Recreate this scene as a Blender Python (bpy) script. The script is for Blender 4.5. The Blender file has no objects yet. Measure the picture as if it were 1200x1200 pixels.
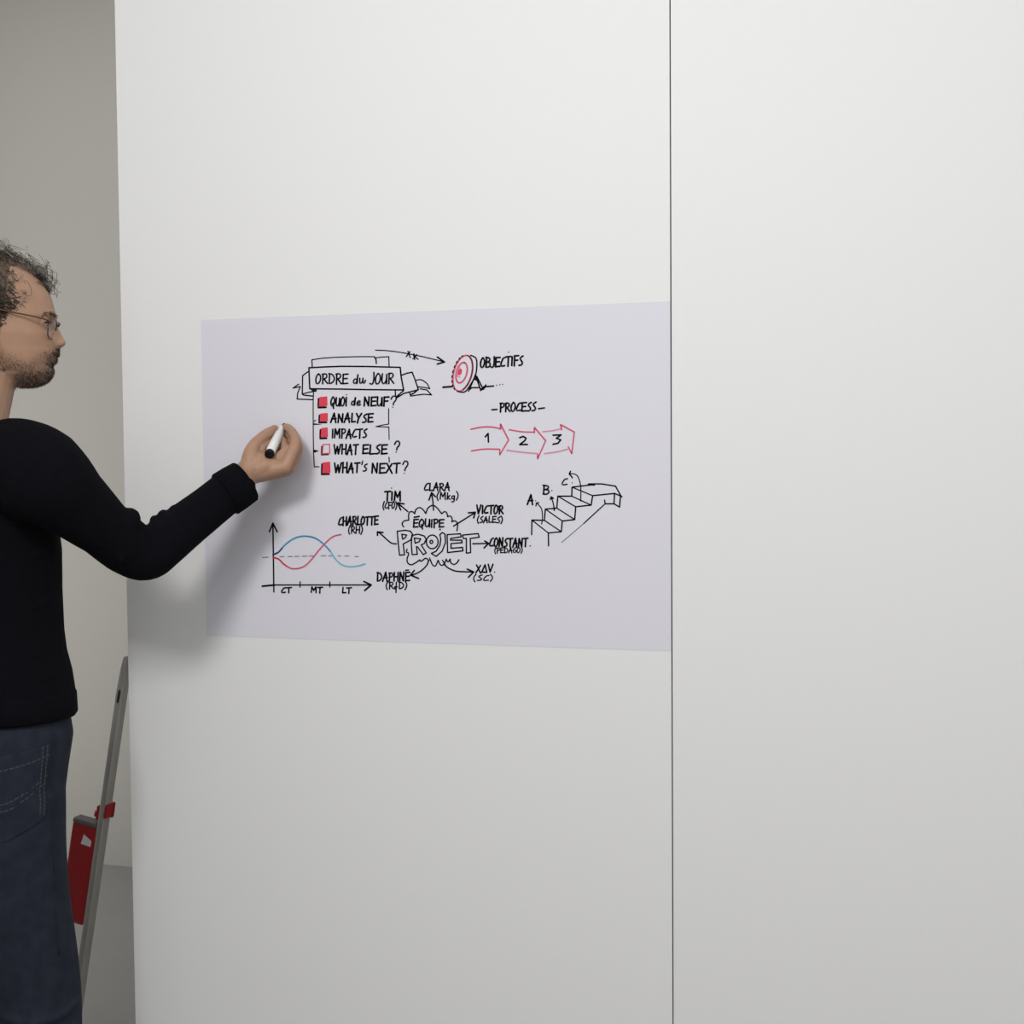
import bpy, math, random
import numpy as np
from mathutils import Vector

# ---------------------------------------------------------------- camera, light, exposure
SC = bpy.context.scene
COL = SC.collection
FPX = 1800.0                        # focal length in pixels of the 1200 px frame
ZB = 1.106                          # height of the sheet's lower edge
YAW, PITCH, ROLL = 0.3131, 0.0492, -0.0081
CAM = np.array([0.5513, -2.5927, 0.3737 + ZB])
_f = np.array([-math.sin(YAW) * math.cos(PITCH), math.cos(YAW) * math.cos(PITCH), -math.sin(PITCH)])
_r0 = np.array([math.cos(YAW), math.sin(YAW), 0.0])
_u0 = np.cross(_r0, _f)
RT = math.cos(ROLL) * _r0 + math.sin(ROLL) * _u0
UP = -math.sin(ROLL) * _r0 + math.cos(ROLL) * _u0
FW = _f


def P(px, py, d):
    """point seen at px, py of the photograph, d metres deep"""
    return CAM + d * (FW + (px - 600) / FPX * RT - (py - 600) / FPX * UP)


def onwall(px, py, y=0.0):
    ray = FW + (px - 600) / FPX * RT - (py - 600) / FPX * UP
    return CAM + ray * ((y - CAM[1]) / ray[1])


cam_data = bpy.data.cameras.new('camera')
cam = bpy.data.objects.new('camera', cam_data)
COL.objects.link(cam)
cam_data.sensor_width = 36.0
cam_data.lens = 36.0 * FPX / 1200.0
cam_data.clip_start = 0.05
from mathutils import Matrix
cam.matrix_world = Matrix(((RT[0], UP[0], -FW[0], CAM[0]), (RT[1], UP[1], -FW[1], CAM[1]),
                           (RT[2], UP[2], -FW[2], CAM[2]), (0, 0, 0, 1)))
SC.camera = cam

world = bpy.data.worlds.new('world')
SC.world = world
world.use_nodes = True
world.node_tree.nodes['Background'].inputs[0].default_value = (0.95, 0.97, 1.0, 1)
world.node_tree.nodes['Background'].inputs[1].default_value = 0.2


def area(name, loc, target, sx, sy, watts, color):
    d = bpy.data.lights.new(name, 'AREA')
    d.shape = 'RECTANGLE'
    d.size, d.size_y, d.energy, d.color = sx, sy, watts, color
    o = bpy.data.objects.new(name, d)
    COL.objects.link(o)
    o.location = loc
    o.rotation_euler = (Vector(target) - Vector(loc)).to_track_quat('-Z', 'Y').to_euler()
    return o


area('key_spot', (-0.42, -2.35, 2.62), (-0.35, 0, 1.5), 0.5, 0.4, 29, (1.0, 0.995, 0.985))
area('ceiling_light', (1.2, -2.3, 2.76), (1.2, -1.5, 0.6), 3.4, 2.4, 28, (1.0, 0.998, 0.99))
area('front_fill', (0.7, -4.4, 1.7), (0.5, 0, 1.4), 4.0, 1.8, 23, (0.98, 0.99, 1.0))  # added broad fill from behind the camera, softens the shadows; no real window
area('back_wall_fill', (-2.3, 0.6, 3.1), (-2.3, 1.1, 0), 1.6, 1.2, 13, (1.0, 0.998, 0.99))  # unseen lamp added to brighten the warm grey back wall
area('side_fill', (-3.37, 0.95, 1.0), (-2.2, 0.95, 1.0), 1.2, 1.6, 12, (1.0, 0.998, 0.99))  # added fill at the west wall, lifts the lower back wall; no opening there

SC.view_settings.view_transform = 'Standard'
SC.view_settings.look = 'None'
SC.view_settings.gamma = 1.0
SC.view_settings.use_curve_mapping = False
SC.view_settings.exposure = 0.0

# ---------------------------------------------------------------- helpers
random.seed(4)
RNG = np.random.default_rng(4)
PI = math.pi


def mat(name, color, rough=0.6, spec=0.3, metal=0.0, noise=None, bump=None, attr=None, sss=0.0, sheen=0.0):
    m = bpy.data.materials.new(name)
    m.use_nodes = True
    nt = m.node_tree
    b = nt.nodes['Principled BSDF']
    b.inputs['Base Color'].default_value = (*color, 1)
    b.inputs['Roughness'].default_value = rough
    b.inputs['Specular IOR Level'].default_value = spec
    b.inputs['Metallic'].default_value = metal
    if sheen:
        b.inputs['Sheen Weight'].default_value = sheen
    if sss:
        b.inputs['Subsurface Weight'].default_value = sss
        b.inputs['Subsurface Radius'].default_value = (0.006, 0.003, 0.0015)
        b.inputs['Subsurface Scale'].default_value = 1.0
    tc = nt.nodes.new('ShaderNodeTexCoord')
    src = None
    if attr:
        a = nt.nodes.new('ShaderNodeAttribute')
        a.attribute_name = attr
        src = a.outputs['Color']
        nt.links.new(src, b.inputs['Base Color'])
    if noise:
        sc_, amt = noise
        n = nt.nodes.new('ShaderNodeTexNoise')
        n.inputs['Scale'].default_value = sc_
        n.inputs['Detail'].default_value = 4
        nt.links.new(tc.outputs['Object'], n.inputs['Vector'])
        mr = nt.nodes.new('ShaderNodeMapRange')
        mr.inputs['To Min'].default_value = 1 - amt
        mr.inputs['To Max'].default_value = 1 + amt
        nt.links.new(n.outputs['Fac'], mr.inputs['Value'])
        mx = nt.nodes.new('ShaderNodeVectorMath')
        mx.operation = 'SCALE'
        if src is not None:
            nt.links.new(src, mx.inputs[0])
        else:
            mx.inputs[0].default_value = color
        nt.links.new(mr.outputs['Result'], mx.inputs['Scale'])
        nt.links.new(mx.outputs['Vector'], b.inputs['Base Color'])
    if bump:
        sc_, st, dist = bump
        n = nt.nodes.new('ShaderNodeTexNoise')
        n.inputs['Scale'].default_value = sc_
        n.inputs['Detail'].default_value = 3
        nt.links.new(tc.outputs['Object'], n.inputs['Vector'])
        bp = nt.nodes.new('ShaderNodeBump')
        bp.inputs['Strength'].default_value = st
        bp.inputs['Distance'].default_value = dist
        nt.links.new(n.outputs['Fac'], bp.inputs['Height'])
        nt.links.new(bp.outputs['Normal'], b.inputs['Normal'])
    return m


class MB:
    """collects vertices and faces of one mesh"""

    def __init__(self):
        self.v, self.f, self.mi, self.n = [], [], [], 0

    def add(self, verts, faces, mi=0):
        verts = np.asarray(verts, float).reshape(-1, 3)
        self.v.append(verts)
        o = self.n
        for fc in faces:
            self.f.append(tuple(i + o for i in fc))
            self.mi.append(mi)
        self.n += len(verts)

    def box(self, lo, hi, mi=0, M=None):
        x0, y0, z0 = lo
        x1, y1, z1 = hi
        v = np.array([(x, y, z) for z in (z0, z1) for y in (y0, y1) for x in (x0, x1)], float)
        if M is not None:
            v = M(v)
        self.add(v, [(0, 2, 3, 1), (4, 5, 7, 6), (0, 1, 5, 4), (2, 6, 7, 3), (0, 4, 6, 2), (1, 3, 7, 5)], mi)

    def rings(self, rings, mi=0, cap=True):
        rings = [np.asarray(r, float) for r in rings]
        n = len(rings[0])
        fs = []
        for k in range(len(rings) - 1):
            for i in range(n):
                j = (i + 1) % n
                fs.append((k * n + i, k * n + j, (k + 1) * n + j, (k + 1) * n + i))
        if cap:
            fs.append(tuple(reversed(range(n))))
            o = (len(rings) - 1) * n
            fs.append(tuple(range(o, o + n)))
        self.add(np.concatenate(rings), fs, mi)

    def tube(self, pts, rad, n=12, mi=0, cap=True, round_ends=False, flat=None):
        pts = np.asarray(pts, float)
        m = len(pts)
        rad = np.broadcast_to(np.asarray(rad, float), (m,)).copy()
        if round_ends:
            t0 = pts[0] - pts[1]; t0 /= np.linalg.norm(t0)
            t1 = pts[-1] - pts[-2]; t1 /= np.linalg.norm(t1)
            A, B = [], []
            for a in (80, 55, 30):
                s, c = math.sin(math.radians(a)), math.cos(math.radians(a))
                A.append((pts[0] + t0 * rad[0] * s, rad[0] * c))
                B.insert(0, (pts[-1] + t1 * rad[-1] * s, rad[-1] * c))
            pts = np.array([a[0] for a in A] + list(pts) + [b[0] for b in B])
            rad = np.array([a[1] for a in A] + list(rad) + [b[1] for b in B])
            m = len(pts)
        tan = np.gradient(pts, axis=0)
        tan /= np.linalg.norm(tan, axis=1)[:, None] + 1e-12
        up = np.array([0, 0, 1.0]) if abs(tan[0][2]) < 0.9 else np.array([1.0, 0, 0])
        nrm = np.cross(tan[0], up); nrm /= np.linalg.norm(nrm)
        rs = []
        ang = np.linspace(0, 2 * PI, n, endpoint=False)
        for k in range(m):
            nrm = nrm - tan[k] * (nrm @ tan[k]); nrm /= np.linalg.norm(nrm) + 1e-12
            bn = np.cross(tan[k], nrm)
            rs.append(pts[k] + rad[k] * (np.cos(ang)[:, None] * nrm + np.sin(ang)[:, None] * bn))
        self.rings(rs, mi, cap)

    def ball(self, c, r, n=16, mi=0, axes=None):
        c = np.asarray(c, float)
        r = np.broadcast_to(np.asarray(r, float), (3,))
        A = np.eye(3) if axes is None else np.asarray(axes, float)
        rs = []
        for k in range(1, n):
            t = PI * k / n
            a = np.linspace(0, 2 * PI, 2 * n, endpoint=False)
            q = np.stack([r[0] * math.sin(t) * np.cos(a), r[1] * math.sin(t) * np.sin(a), np.full_like(a, -r[2] * math.cos(t))], 1)
            rs.append(c + q @ A)
        self.rings(rs, mi)

    def build(self, name, mats, parent=None, smooth=False):
        me = bpy.data.meshes.new(name)
        V = np.concatenate(self.v)
        me.from_pydata(V.tolist(), [], self.f)
        if not isinstance(mats, (list, tuple)):
            mats = [mats]
        for m in mats:
            me.materials.append(m)
        me.polygons.foreach_set('material_index', self.mi)
        if smooth:
            me.polygons.foreach_set('use_smooth', [True] * len(me.polygons))
        me.update()
        o = bpy.data.objects.new(name, me)
        COL.objects.link(o)
        if parent is not None:
            o.parent = parent
            o.matrix_parent_inverse = parent.matrix_basis.inverted()
        return o


def remesh(o, voxel, smooth_it=4, factor=0.5):
    """fuses the overlapping solids of one mesh into one continuous surface"""
    r = o.modifiers.new('fuse', 'REMESH')
    r.mode = 'VOXEL'
    r.voxel_size = voxel
    s = o.modifiers.new('soft', 'SMOOTH')
    s.iterations = smooth_it
    s.factor = factor
    dg = bpy.context.evaluated_depsgraph_get()
    dg.update()
    me = bpy.data.meshes.new_from_object(o.evaluated_get(dg))
    old = o.data
    mats = list(old.materials)
    o.modifiers.clear()
    o.data = me
    me.name = o.name
    bpy.data.meshes.remove(old)
    if len(me.materials) == 0:
        for m in mats:
            me.materials.append(m)
    me.polygons.foreach_set('use_smooth', [True] * len(me.polygons))
    return o


def coords(me):
    a = np.empty(len(me.vertices) * 3)
    me.vertices.foreach_get('co', a)
    return a.reshape(-1, 3)


def normals(me):
    a = np.empty(len(me.vertices) * 3)
    me.vertex_normals.foreach_get('vector', a)
    return a.reshape(-1, 3)


def empty(name, loc):
    o = bpy.data.objects.new(name, None)
    COL.objects.link(o)
    o.location = loc
    o.empty_display_size = 0.1
    return o


def tag(o, label=None, cat=None, group=None, kind=None):
    if label: o['label'] = label
    if cat: o['category'] = cat
    if group: o['group'] = group
    if kind: o['kind'] = kind
    return o


def smooth_poly(pts, k=6):
    pts = np.asarray(pts, float)
    if len(pts) < 3:
        return pts
    Q = np.vstack([2 * pts[0] - pts[1], pts, 2 * pts[-1] - pts[-2]])
    out = []
    for i in range(1, len(Q) - 2):
        p0, p1, p2, p3 = Q[i - 1], Q[i], Q[i + 1], Q[i + 2]
        for t in np.linspace(0, 1, k, endpoint=False):
            out.append(0.5 * ((2 * p1) + (p2 - p0) * t + (2 * p0 - 5 * p1 + 4 * p2 - p3) * t * t + (3 * p1 - p0 - 3 * p2 + p3) * t ** 3))
    out.append(pts[-1])
    return np.array(out)


# ---------------------------------------------------------------- the room
M_white = mat('white wall paint', (0.80, 0.80, 0.795), 0.6, 0.25, bump=(60, 0.04, 0.001))
M_beige = mat('warm grey wall paint', (0.495, 0.482, 0.442), 0.75, 0.2, bump=(80, 0.05, 0.001))
M_room = mat('room paint', (0.72, 0.72, 0.715), 0.8, 0.2)
M_floor = mat('grey floor', (0.30, 0.29, 0.28), 0.5, 0.3, noise=(6, 0.08))
M_gap = mat('dark joint', (0.05, 0.05, 0.05), 0.8, 0.1)
XL = -1.0745
HC = 3.2
X0, X1, Y0, Y1 = -3.4, 3.0, -4.6, 2.0


def struct(name, lo, hi, m):
    b = MB()
    b.box(lo, hi)
    o = b.build(name, m)
    o['kind'] = 'structure'
    return o


struct('floor', (X0 - .1, Y0 - .1, -0.1), (X1 + .1, Y1 + .1, 0), M_floor)
struct('ceiling', (X0 - .1, Y0 - .1, HC), (X1 + .1, Y1 + .1, HC + .1), M_room)
struct('wall_back', (X0, Y1, 0), (X1, Y1 + .1, HC), M_beige)
struct('wall_front', (X0, Y0 - .1, 0), (X1, Y0, HC), M_room)
struct('wall_west', (X0 - .1, Y0, 0), (X0, Y1, HC), M_room)
struct('wall_east', (X1, Y0, 0), (X1 + .1, Y1, HC), M_room)
struct('wall_left', (XL, 0, 0), (-0.0012, 0.045, HC), M_white)
struct('wall_right', (0.0012, 0, 0), (X1, 0.045, HC), M_white)
struct('trim_1', (-0.0012, 0.006, 0), (0.0012, 0.04, HC), M_gap)

# ---------------------------------------------------------------- the sheet and its drawings
M_sheet = mat('lilac white film', (0.715, 0.705, 0.765), 0.55, 0.25)
M_black = mat('black ink', (0.006, 0.006, 0.008), 0.8, 0.08)
M_grey = mat('dry grey ink', (0.16, 0.16, 0.18), 0.6, 0.2)
M_red = mat('red ink', (0.72, 0.055, 0.095), 0.5, 0.3, noise=(500, 0.1))
M_crim = mat('crimson ink', (0.62, 0.095, 0.17), 0.5, 0.3)
M_pink = mat('dry pink ink', (0.64, 0.26, 0.37), 0.6, 0.2)
M_maroon = mat('maroon ink', (0.16, 0.015, 0.04), 0.6, 0.2)
M_navy = mat('navy ink', (0.03, 0.06, 0.22), 0.5, 0.3)
M_blue = mat('blue ink', (0.06, 0.30, 0.52), 0.5, 0.3)
M_sky = mat('dry sky blue ink', (0.20, 0.48, 0.62), 0.6, 0.2)
INKS = [M_black, M_grey, M_red, M_crim, M_pink, M_maroon, M_navy, M_blue, M_sky]
K, G, R_, C_, PK, MR, NV, BL, SK = range(9)

TH = 0.0006
q = [onwall(235.5, 375), onwall(786.9, 353), onwall(786.6, 763), onwall(242.5, 745)]
qv = []
for p in q:
    qv.append((min(p[0], -0.0014), 0, p[2]))
b = MB()
fr = [(x, -TH, z) for x, y, z in qv]
bk = [(x, -0.0002, z) for x, y, z in qv]
b.add(fr + bk, [(3, 2, 1, 0), (4, 5, 6, 7)] + [(i, (i + 1) % 4, 4 + (i + 1) % 4, 4 + i) for i in range(4)])
sheet = b.build('whiteboard_sheet', M_sheet)
tag(sheet, 'large pale lilac whiteboard sheet covered in marker drawings, stuck on the white wall', 'whiteboard')


class Ink:
    lay = 0

    def __init__(self):
        self.b = MB()

    def depth(self):
        Ink.lay += 1
        return -TH - 0.0002 - (Ink.lay % 400) * 1.2e-6

    def fill(self, pts, mi=K):
        y = self.depth()
        V = [onwall(x, yy, y) for x, yy in pts]
        self.b.add(V, [tuple(range(len(V)))[::-1]], mi)

    def line(self, pts, w=1.7, mi=K, sm=False, taper=None):
        pts = np.asarray(pts, float)
        if sm:
            pts = smooth_poly(pts)
        keep = [0] + [i for i in range(1, len(pts)) if np.linalg.norm(pts[i] - pts[i - 1]) > 1e-4]
        pts = pts[keep]
        y = self.depth()
        if len(pts) == 1:
            a = np.linspace(0, 2 * PI, 10, endpoint=False)
            V = [onwall(pts[0][0] + w / 2 * math.cos(t), pts[0][1] + w / 2 * math.sin(t), y) for t in a]
            self.b.add(V, [tuple(range(10))], mi)
            return
        n = len(pts)
        w = w * 1.16 if mi == K else w * 1.05
        W = np.full(n, w / 2.0)
        if taper:
            W = np.linspace(taper[0] / 2, taper[1] / 2, n)
        # each segment is a quad, each joint a small disc, so the corners stay round
        V, Fc = [], []
        for i in range(n - 1):
            d = pts[i + 1] - pts[i]
            d /= np.linalg.norm(d)
            nn = np.array([-d[1], d[0]])
            o = len(V)
            V += [pts[i] + nn * W[i], pts[i] - nn * W[i], pts[i + 1] - nn * W[i + 1], pts[i + 1] + nn * W[i + 1]]
            Fc.append((o, o + 1, o + 2, o + 3))
        V3 = [onwall(p[0], p[1], y) for p in V]
        self.b.add(V3, Fc, mi)
        for i in range(n):
            if sm and 0 < i < n - 1:
                continue
            a = np.linspace(0, 2 * PI, 8, endpoint=False)
            self.b.add([onwall(pts[i][0] + W[i] * math.cos(t), pts[i][1] + W[i] * math.sin(t), y - 5e-7) for t in a], [tuple(range(8))], mi)

    def done(self, name, parent, label):
        o = self.b.build(name, INKS, parent)
        if label:
            o['label'] = label
        return o


def arc(cx, cy, rx, ry, a0, a1, n=10):
    return [(cx + rx * math.cos(math.radians(t)), cy + ry * math.sin(math.radians(t))) for t in np.linspace(a0, a1, n)]


# handwriting: strokes in a unit box, y up; (width, strokes)
FONT = {
    'A': (.9, [[(0, -.05), (.48, 1.02), (.62, .5), (.78, -.06)], [(.12, .36), (.8, .40)]]),
    'Δ': (.9, [[(0, 0), (.5, 1), (.85, 0), (0, .04)]]),
    'B': (.8, [[(.1, 0), (.14, 1)], [(.0, .98), (.55, .92), (.7, .75), (.5, .55), (.16, .52)], [(.3, .52), (.72, .42), (.75, .16), (.45, 0), (.05, .02)]]),
    'C': (.75, [[(.75, .95), (.45, .9), (.18, .55), (.05, .22), (.2, .05), (.7, .12)]]),
    'D': (.9, [[(.12, 0), (.12, .98)], [(0, .98), (.5, .9), (.82, .55), (.75, .25), (.4, .02), (.1, .02)]]),
    'E': (.8, [[(.1, .98), (.1, .0)], [(.08, .96), (.8, 1.0)], [(.1, .52), (.7, .55)], [(.05, .02), (.8, .06)]]),
    'F': (.75, [[(.12, 1.0), (.12, -.05)], [(.1, .96), (.8, 1.0)], [(.12, .52), (.66, .54)]]),
    'G': (.8, [[(.75, .92), (.4, .9), (.1, .5), (.12, .15), (.4, 0), (.75, .15), (.76, .42), (.45, .42)]]),
    'H': (.85, [[(.1, 1), (.08, -.03)], [(.74, 1.0), (.74, -.03)], [(.1, .48), (.76, .5)]]),
    'I': (.3, [[(.14, 1.0), (.14, 0)]]),
    'i': (.32, [[(.14, .92), (.14, 0)]]),
    'J': (.6, [[(.5, 1.05), (.54, .5), (.46, .1), (.25, -.08), (.0, .0)]]),
    'L': (.65, [[(.14, 1.0), (.1, .02), (.66, .06)]]),
    'M': (1.05, [[(.08, 0), (.16, 1), (.5, .35), (.86, 1.0), (.92, -.05)]]),
    'N': (.9, [[(.1, -.02), (.14, 1), (.72, .0), (.76, 1.02)]]),
    'O': (.8, [[(.4, 1.0), (.15, .75), (.05, .35), (.2, .0), (.5, .05), (.72, .4), (.68, .8), (.4, 1.0)]]),
    'P': (.75, [[(.14, -.05), (.14, .98)], [(.02, .95), (.5, .98), (.72, .78), (.55, .55), (.16, .46)]]),
    'Q': (.85, [[(.4, 1.0), (.12, .7), (.06, .3), (.25, .02), (.55, .1), (.74, .5), (.66, .85), (.4, 1.0)], [(.42, .3), (.6, -.25)]]),
    'R': (.85, [[(.14, -.02), (.14, .98)], [(.02, .94), (.5, 1.0), (.72, .78), (.52, .55), (.18, .48)], [(.3, .48), (.84, .02)]]),
    'S': (.7, [[(.68, 1.0), (.4, .88), (.2, .7), (.42, .5), (.62, .28), (.42, .05), (.06, .02)]]),
    'T': (.8, [[(0, .95), (.85, 1.0)], [(.42, .97), (.4, -.04)]]),
    'U': (.8, [[(.08, 1.0), (.06, .3), (.25, .02), (.5, .1), (.68, .45), (.7, 1.0), (.74, .0)]]),
    'V': (.85, [[(.02, 1.0), (.36, 0), (.78, 1.02)]]),
    'W': (1.2, [[(.02, 1.0), (.3, -.02), (.58, .8), (.8, -.02), (1.12, 1.02)]]),
    'X': (.85, [[(.08, 1.0), (.8, -.05)], [(.74, .95), (.02, .0)]]),
    'Y': (.8, [[(.02, 1.0), (.36, .5)], [(.78, 1.02), (.36, .48), (.2, -.1)]]),
    'd': (.7, [[(.55, .42), (.25, .5), (.06, .22), (.22, .02), (.48, .2), (.62, 1.0), (.54, .02)]]),
    'u': (.8, [[(.06, .56), (.08, .12), (.22, .02), (.40, .2), (.48, .56)], [(.48, .56), (.5, .1), (.66, .04), (.82, .34)]]),
    'e': (.62, [[(.08, .25), (.5, .34), (.48, .52), (.25, .52), (.06, .22), (.22, .02), (.58, .12)]]),
    'k': (.6, [[(.1, 1.0), (.08, 0)], [(.5, .6), (.1, .3), (.55, .0)]]),
    'g': (.65, [[(.5, .55), (.15, .5), (.1, .15), (.45, .12), (.52, .6), (.46, -.3), (.1, -.35)]]),
    '(': (.4, [[(.36, 1.12), (.12, .7), (.08, .25), (.28, -.16)]]),
    ')': (.4, [[(.06, 1.12), (.32, .75), (.32, .3), (.08, -.16)]]),
    '&': (.62, [[(.1, .0), (.05, .3), (.5, .3)], [(.3, 1.0), (.3, -.55)]]),
    '?': (.6, [[(.05, .72), (.25, .98), (.55, .92), (.56, .66), (.34, .42), (.30, .24)], [(.26, .04)]]),
    '.': (.3, [[(.12, .04)]]),
    ' ': (.5, []),
}
CURVED = set('BCDGJOPQRSUduegk()?&')


def word(k, text, x0, x1, yb, h, w=1.75, yb1=None, mi=K, slant=0.04):
    yb1 = yb if yb1 is None else yb1
    tot = sum(FONT[c][0] for c in text) + 0.12 * (len(text) - 1)
    s = (x1 - x0) / tot
    x = 0.0
    for c in text:
        wd, st = FONT[c]
        base = yb + (yb1 - yb) * (x / tot)
        jy = random.uniform(-.35, .35)
        hh = h * random.uniform(.96, 1.04)
        for p in st:
            pts = [(x0 + (x + a) * s + slant * b2 * h, base - b2 * hh + jy) for a, b2 in p]
            k.line(pts, w, mi, sm=(c in CURVED and len(pts) > 3))
        x += wd + 0.12


# --- agenda with banner and check boxes
k = Ink()
k.line([(365.5, 421.6), (366, 430.5)], 1.3)
k.line([(365.5, 421.6), (380, 419.6), (400, 418.5), (420, 418), (437, 418), (439, 418.4)], 1.2, sm=True)
k.line([(438.6, 418), (440.6, 421), (441, 426)], 1.5)
k.line([(441, 419.2), (448, 418.4), (455.6, 418), (456, 430)], 1.2)
k.line([(362, 431), (380, 430), (400, 429.3), (430, 429.5), (469, 430.5), (470, 441), (473, 457), (430, 456.6), (400, 456), (363, 455.6), (362.3, 440), (362, 431)], 1.6)
k.fill([(362.3, 455), (371.5, 456.5), (370.5, 459.3), (366, 458.6)])
k.line([(361, 435.6), (354.6, 440.3), (354.2, 461.8), (355.8, 463), (366.8, 464.2)], 1.4)
k.line([(354.2, 461.8), (362.2, 459.6), (370.5, 458.3)], 1.3)
k.line([(350, 450.2), (343.5, 454.8), (352, 453), (348.8, 460.7), (348.2, 467.7), (366.8, 468.4)], 1.3)
k.line([(367.4, 458), (367, 470), (367, 500), (367.4, 530), (368.3, 547), (374, 547)], 1.1)
k.line([(367, 493), (370, 492.4), (367.5, 495)], 1.2, G)
k.fill([(366.6, 496), (371, 496.3), (377.5, 497.6), (367, 498.2)])
k.fill([(367, 526.5), (374, 528.2), (369, 530.6), (367, 530)])
k.line([(463, 456.6), (463.6, 464)], 1.4)
k.line([(455.5, 479), (455.5, 497), (448, 498.2), (440.5, 500), (448, 500.2), (455.7, 500.5), (456, 515)], 1.1)
k.line([(455.8, 536), (456.2, 541.5)], 1.3)
k.line([(469.7, 440), (476.7, 437.5), (483, 436.2), (486.7, 445.8), (490.3, 456.7), (480.8, 459.2), (473.3, 461), (464.2, 466.7)], 1.5)
k.fill([(473, 456.5), (474, 458), (470.5, 461), (463.8, 467), (464.6, 463.8)])
k.line([(486.7, 445.8), (493.3, 445), (500, 449.2), (503.7, 455.5)], 1.3, sm=True)
k.line([(490.3, 453.3), (498.3, 454.2), (503.7, 455.5)], 1.3)
k.line([(492.5, 455.8), (500, 456.9), (505.8, 462.8), (496.7, 462), (488.3, 463), (481.3, 464.2), (479.7, 459.2)], 1.3)
k.line([(489.7, 456.7), (485, 460.8), (480.8, 462.8)], 1.6)
word(k, 'ORDRE', 369.5, 407.5, 449.7, 11.8, 1.7)
word(k, 'du', 413.5, 428, 449.7, 11.5, 1.6)
word(k, 'JOUR', 433.5, 461.5, 449.6, 12, 1.7)
word(k, 'QUOI', 387.3, 406.5, 475.7, 10.4)
k.line([(406, 462.6)], 1.6)
word(k, 'de', 411.3, 422.5, 475, 10)
word(k, 'NEUF', 426, 455, 475.5, 10.4, 1.9)
word(k, '?', 457.3, 464, 477.8, 14, 1.6)
word(k, 'ANALYSE', 387.5, 437, 494.8, 10.2, 1.9)
word(k, 'IMPACTS', 388.6, 429.8, 513, 10.2, 1.8)
word(k, 'WHAT', 391, 419.3, 532, 10.8, 1.8)
word(k, 'ELSE', 424.5, 453.5, 532, 10.6, 1.9)
word(k, '?', 461.5, 468, 530.6, 14, 1.7)
word(k, 'WHAT', 391.5, 421, 553.6, 11.2, 1.9)
k.line([(425, 540.5), (424, 544.5)], 1.5)
word(k, 'S', 425.3, 430, 552, 8.5, 1.6)
word(k, 'NEXT', 435, 468, 554.2, 11.4, 1.9)
word(k, '?', 471, 477.6, 555, 15.4, 1.6)
# arrow that leads to the target
k.line([(440, 410.3), (456.7, 411.2), (476.7, 414.2), (496.7, 418.3), (520.5, 424)], 1.2, sm=True)
k.line([(512.5, 418.4), (520.8, 424.2), (512.5, 426.7)], 1.8)
k.line([(476, 418), (480.5, 412)], 1.3)
k.line([(478, 411.6), (480.8, 419)], 1.3)
k.line([(485, 414.4), (486, 421.5)], 1.3)
k.line([(483.8, 420.6), (488.6, 415.6)], 1.3)
k.line([(484.5, 417), (490, 421)], 1.3)
agenda = k.done('agenda_drawing', sheet, 'black banner with agenda list and arrow drawn in marker')
BOX = [(373.6, 464.6, 383.6, 476.8, 1), (374.6, 484, 384.2, 494.4, 1), (375.8, 501, 384.2, 513, 1),
       (377.6, 520.6, 386.2, 532, 0), (377.6, 541.2, 387.2, 555, 1)]
for (x0, y0, x1, y1, full) in BOX:
    k = Ink()
    if full:
        k.fill([(x0 + 1.2, y0 + .6), (x1 - .2, y0 - .2), (x1 + .2, y1 - 1.2), (x0 - .2, y1 + .2), (x0 - .2, y0 + 1.8)], R_)
    else:
        k.line([(x0 + 1, y0 + .3), (x1, y0), (x1 + .2, y1 - 1), (x0, y1)], 1.3, C_)
        k.line([(x0 + 1, y0 + .3), (x0, y1)], 1.2, C_)
    k.line([(x0 - .4, y0 + 2.6), (x0 - .8, y1 - 1)], 1.6 if full else 1.9, MR if not full else K)
    k.line([(x0 - .6, y1 + .8), (x1 - 1.6, y1 + .5)], 2.0, MR if not full else K)
    k.done('checkbox', agenda, 'red filled check box' if full else 'empty red outlined check box')

# --- target
k = Ink()


def ell(cx, cy, a, b2, n=28, t0=0, t1=360):
    dx, dy = .262, -.965
    return [(cx + a * math.cos(math.radians(t)) * dx - b2 * math.sin(math.radians(t)) * dy,
             cy + a * math.cos(math.radians(t)) * dy + b2 * math.sin(math.radians(t)) * dx) for t in np.linspace(t0, t1, n)]


k.line(ell(542.3, 437.4, 21.6, 10.6), 1.9, C_)
k.line(ell(542.3, 437.4, 21.2, 10.4, 16, 10, 150), 1.8, MR)
for t in range(200, 330, 16):
    k.line(ell(541.9, 437.4, 22, 11.2, 2, t, t + 7), 1.4, K)
k.line(ell(540.9, 436.8, 12.3, 6.1), 1.9, C_)
k.fill(ell(538.7, 435.8, 4.3, 2.6, 14)[:-1], R_)
k.line(ell(539, 435.9, 6.2, 3.4, 12, 150, 330), 1.1, PK)
k.line([(551.5, 416.4), (555.6, 418), (558, 420.4), (558.8, 426), (557.7, 438), (553.3, 447.7), (546.8, 457.4), (542.5, 459.6), (536, 458.6)], 1.5, sm=True)
k.line([(557, 439), (555, 445), (549, 458.5)], 1.4)
k.line([(557, 439), (563.4, 457.5)], 1.6)
k.line([(558.7, 441), (566.3, 456.3)], 1.5)
k.fill([(557, 438), (554.6, 444.6), (558.6, 446.4), (559.6, 443)])
k.line([(550, 454.4), (562, 454.2)], 1.5)
k.fill([(548.6, 458.8), (550.4, 453.8), (553.4, 455)])
k.fill([(562, 458.4), (567.4, 456.4), (569.6, 449.6), (570.6, 453.6), (566, 453), (563, 455.6)])
k.line([(519.2, 453.8), (529.5, 453)], 2.0)
k.line([(567, 453.2), (578.3, 452.4)], 1.7)
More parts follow.
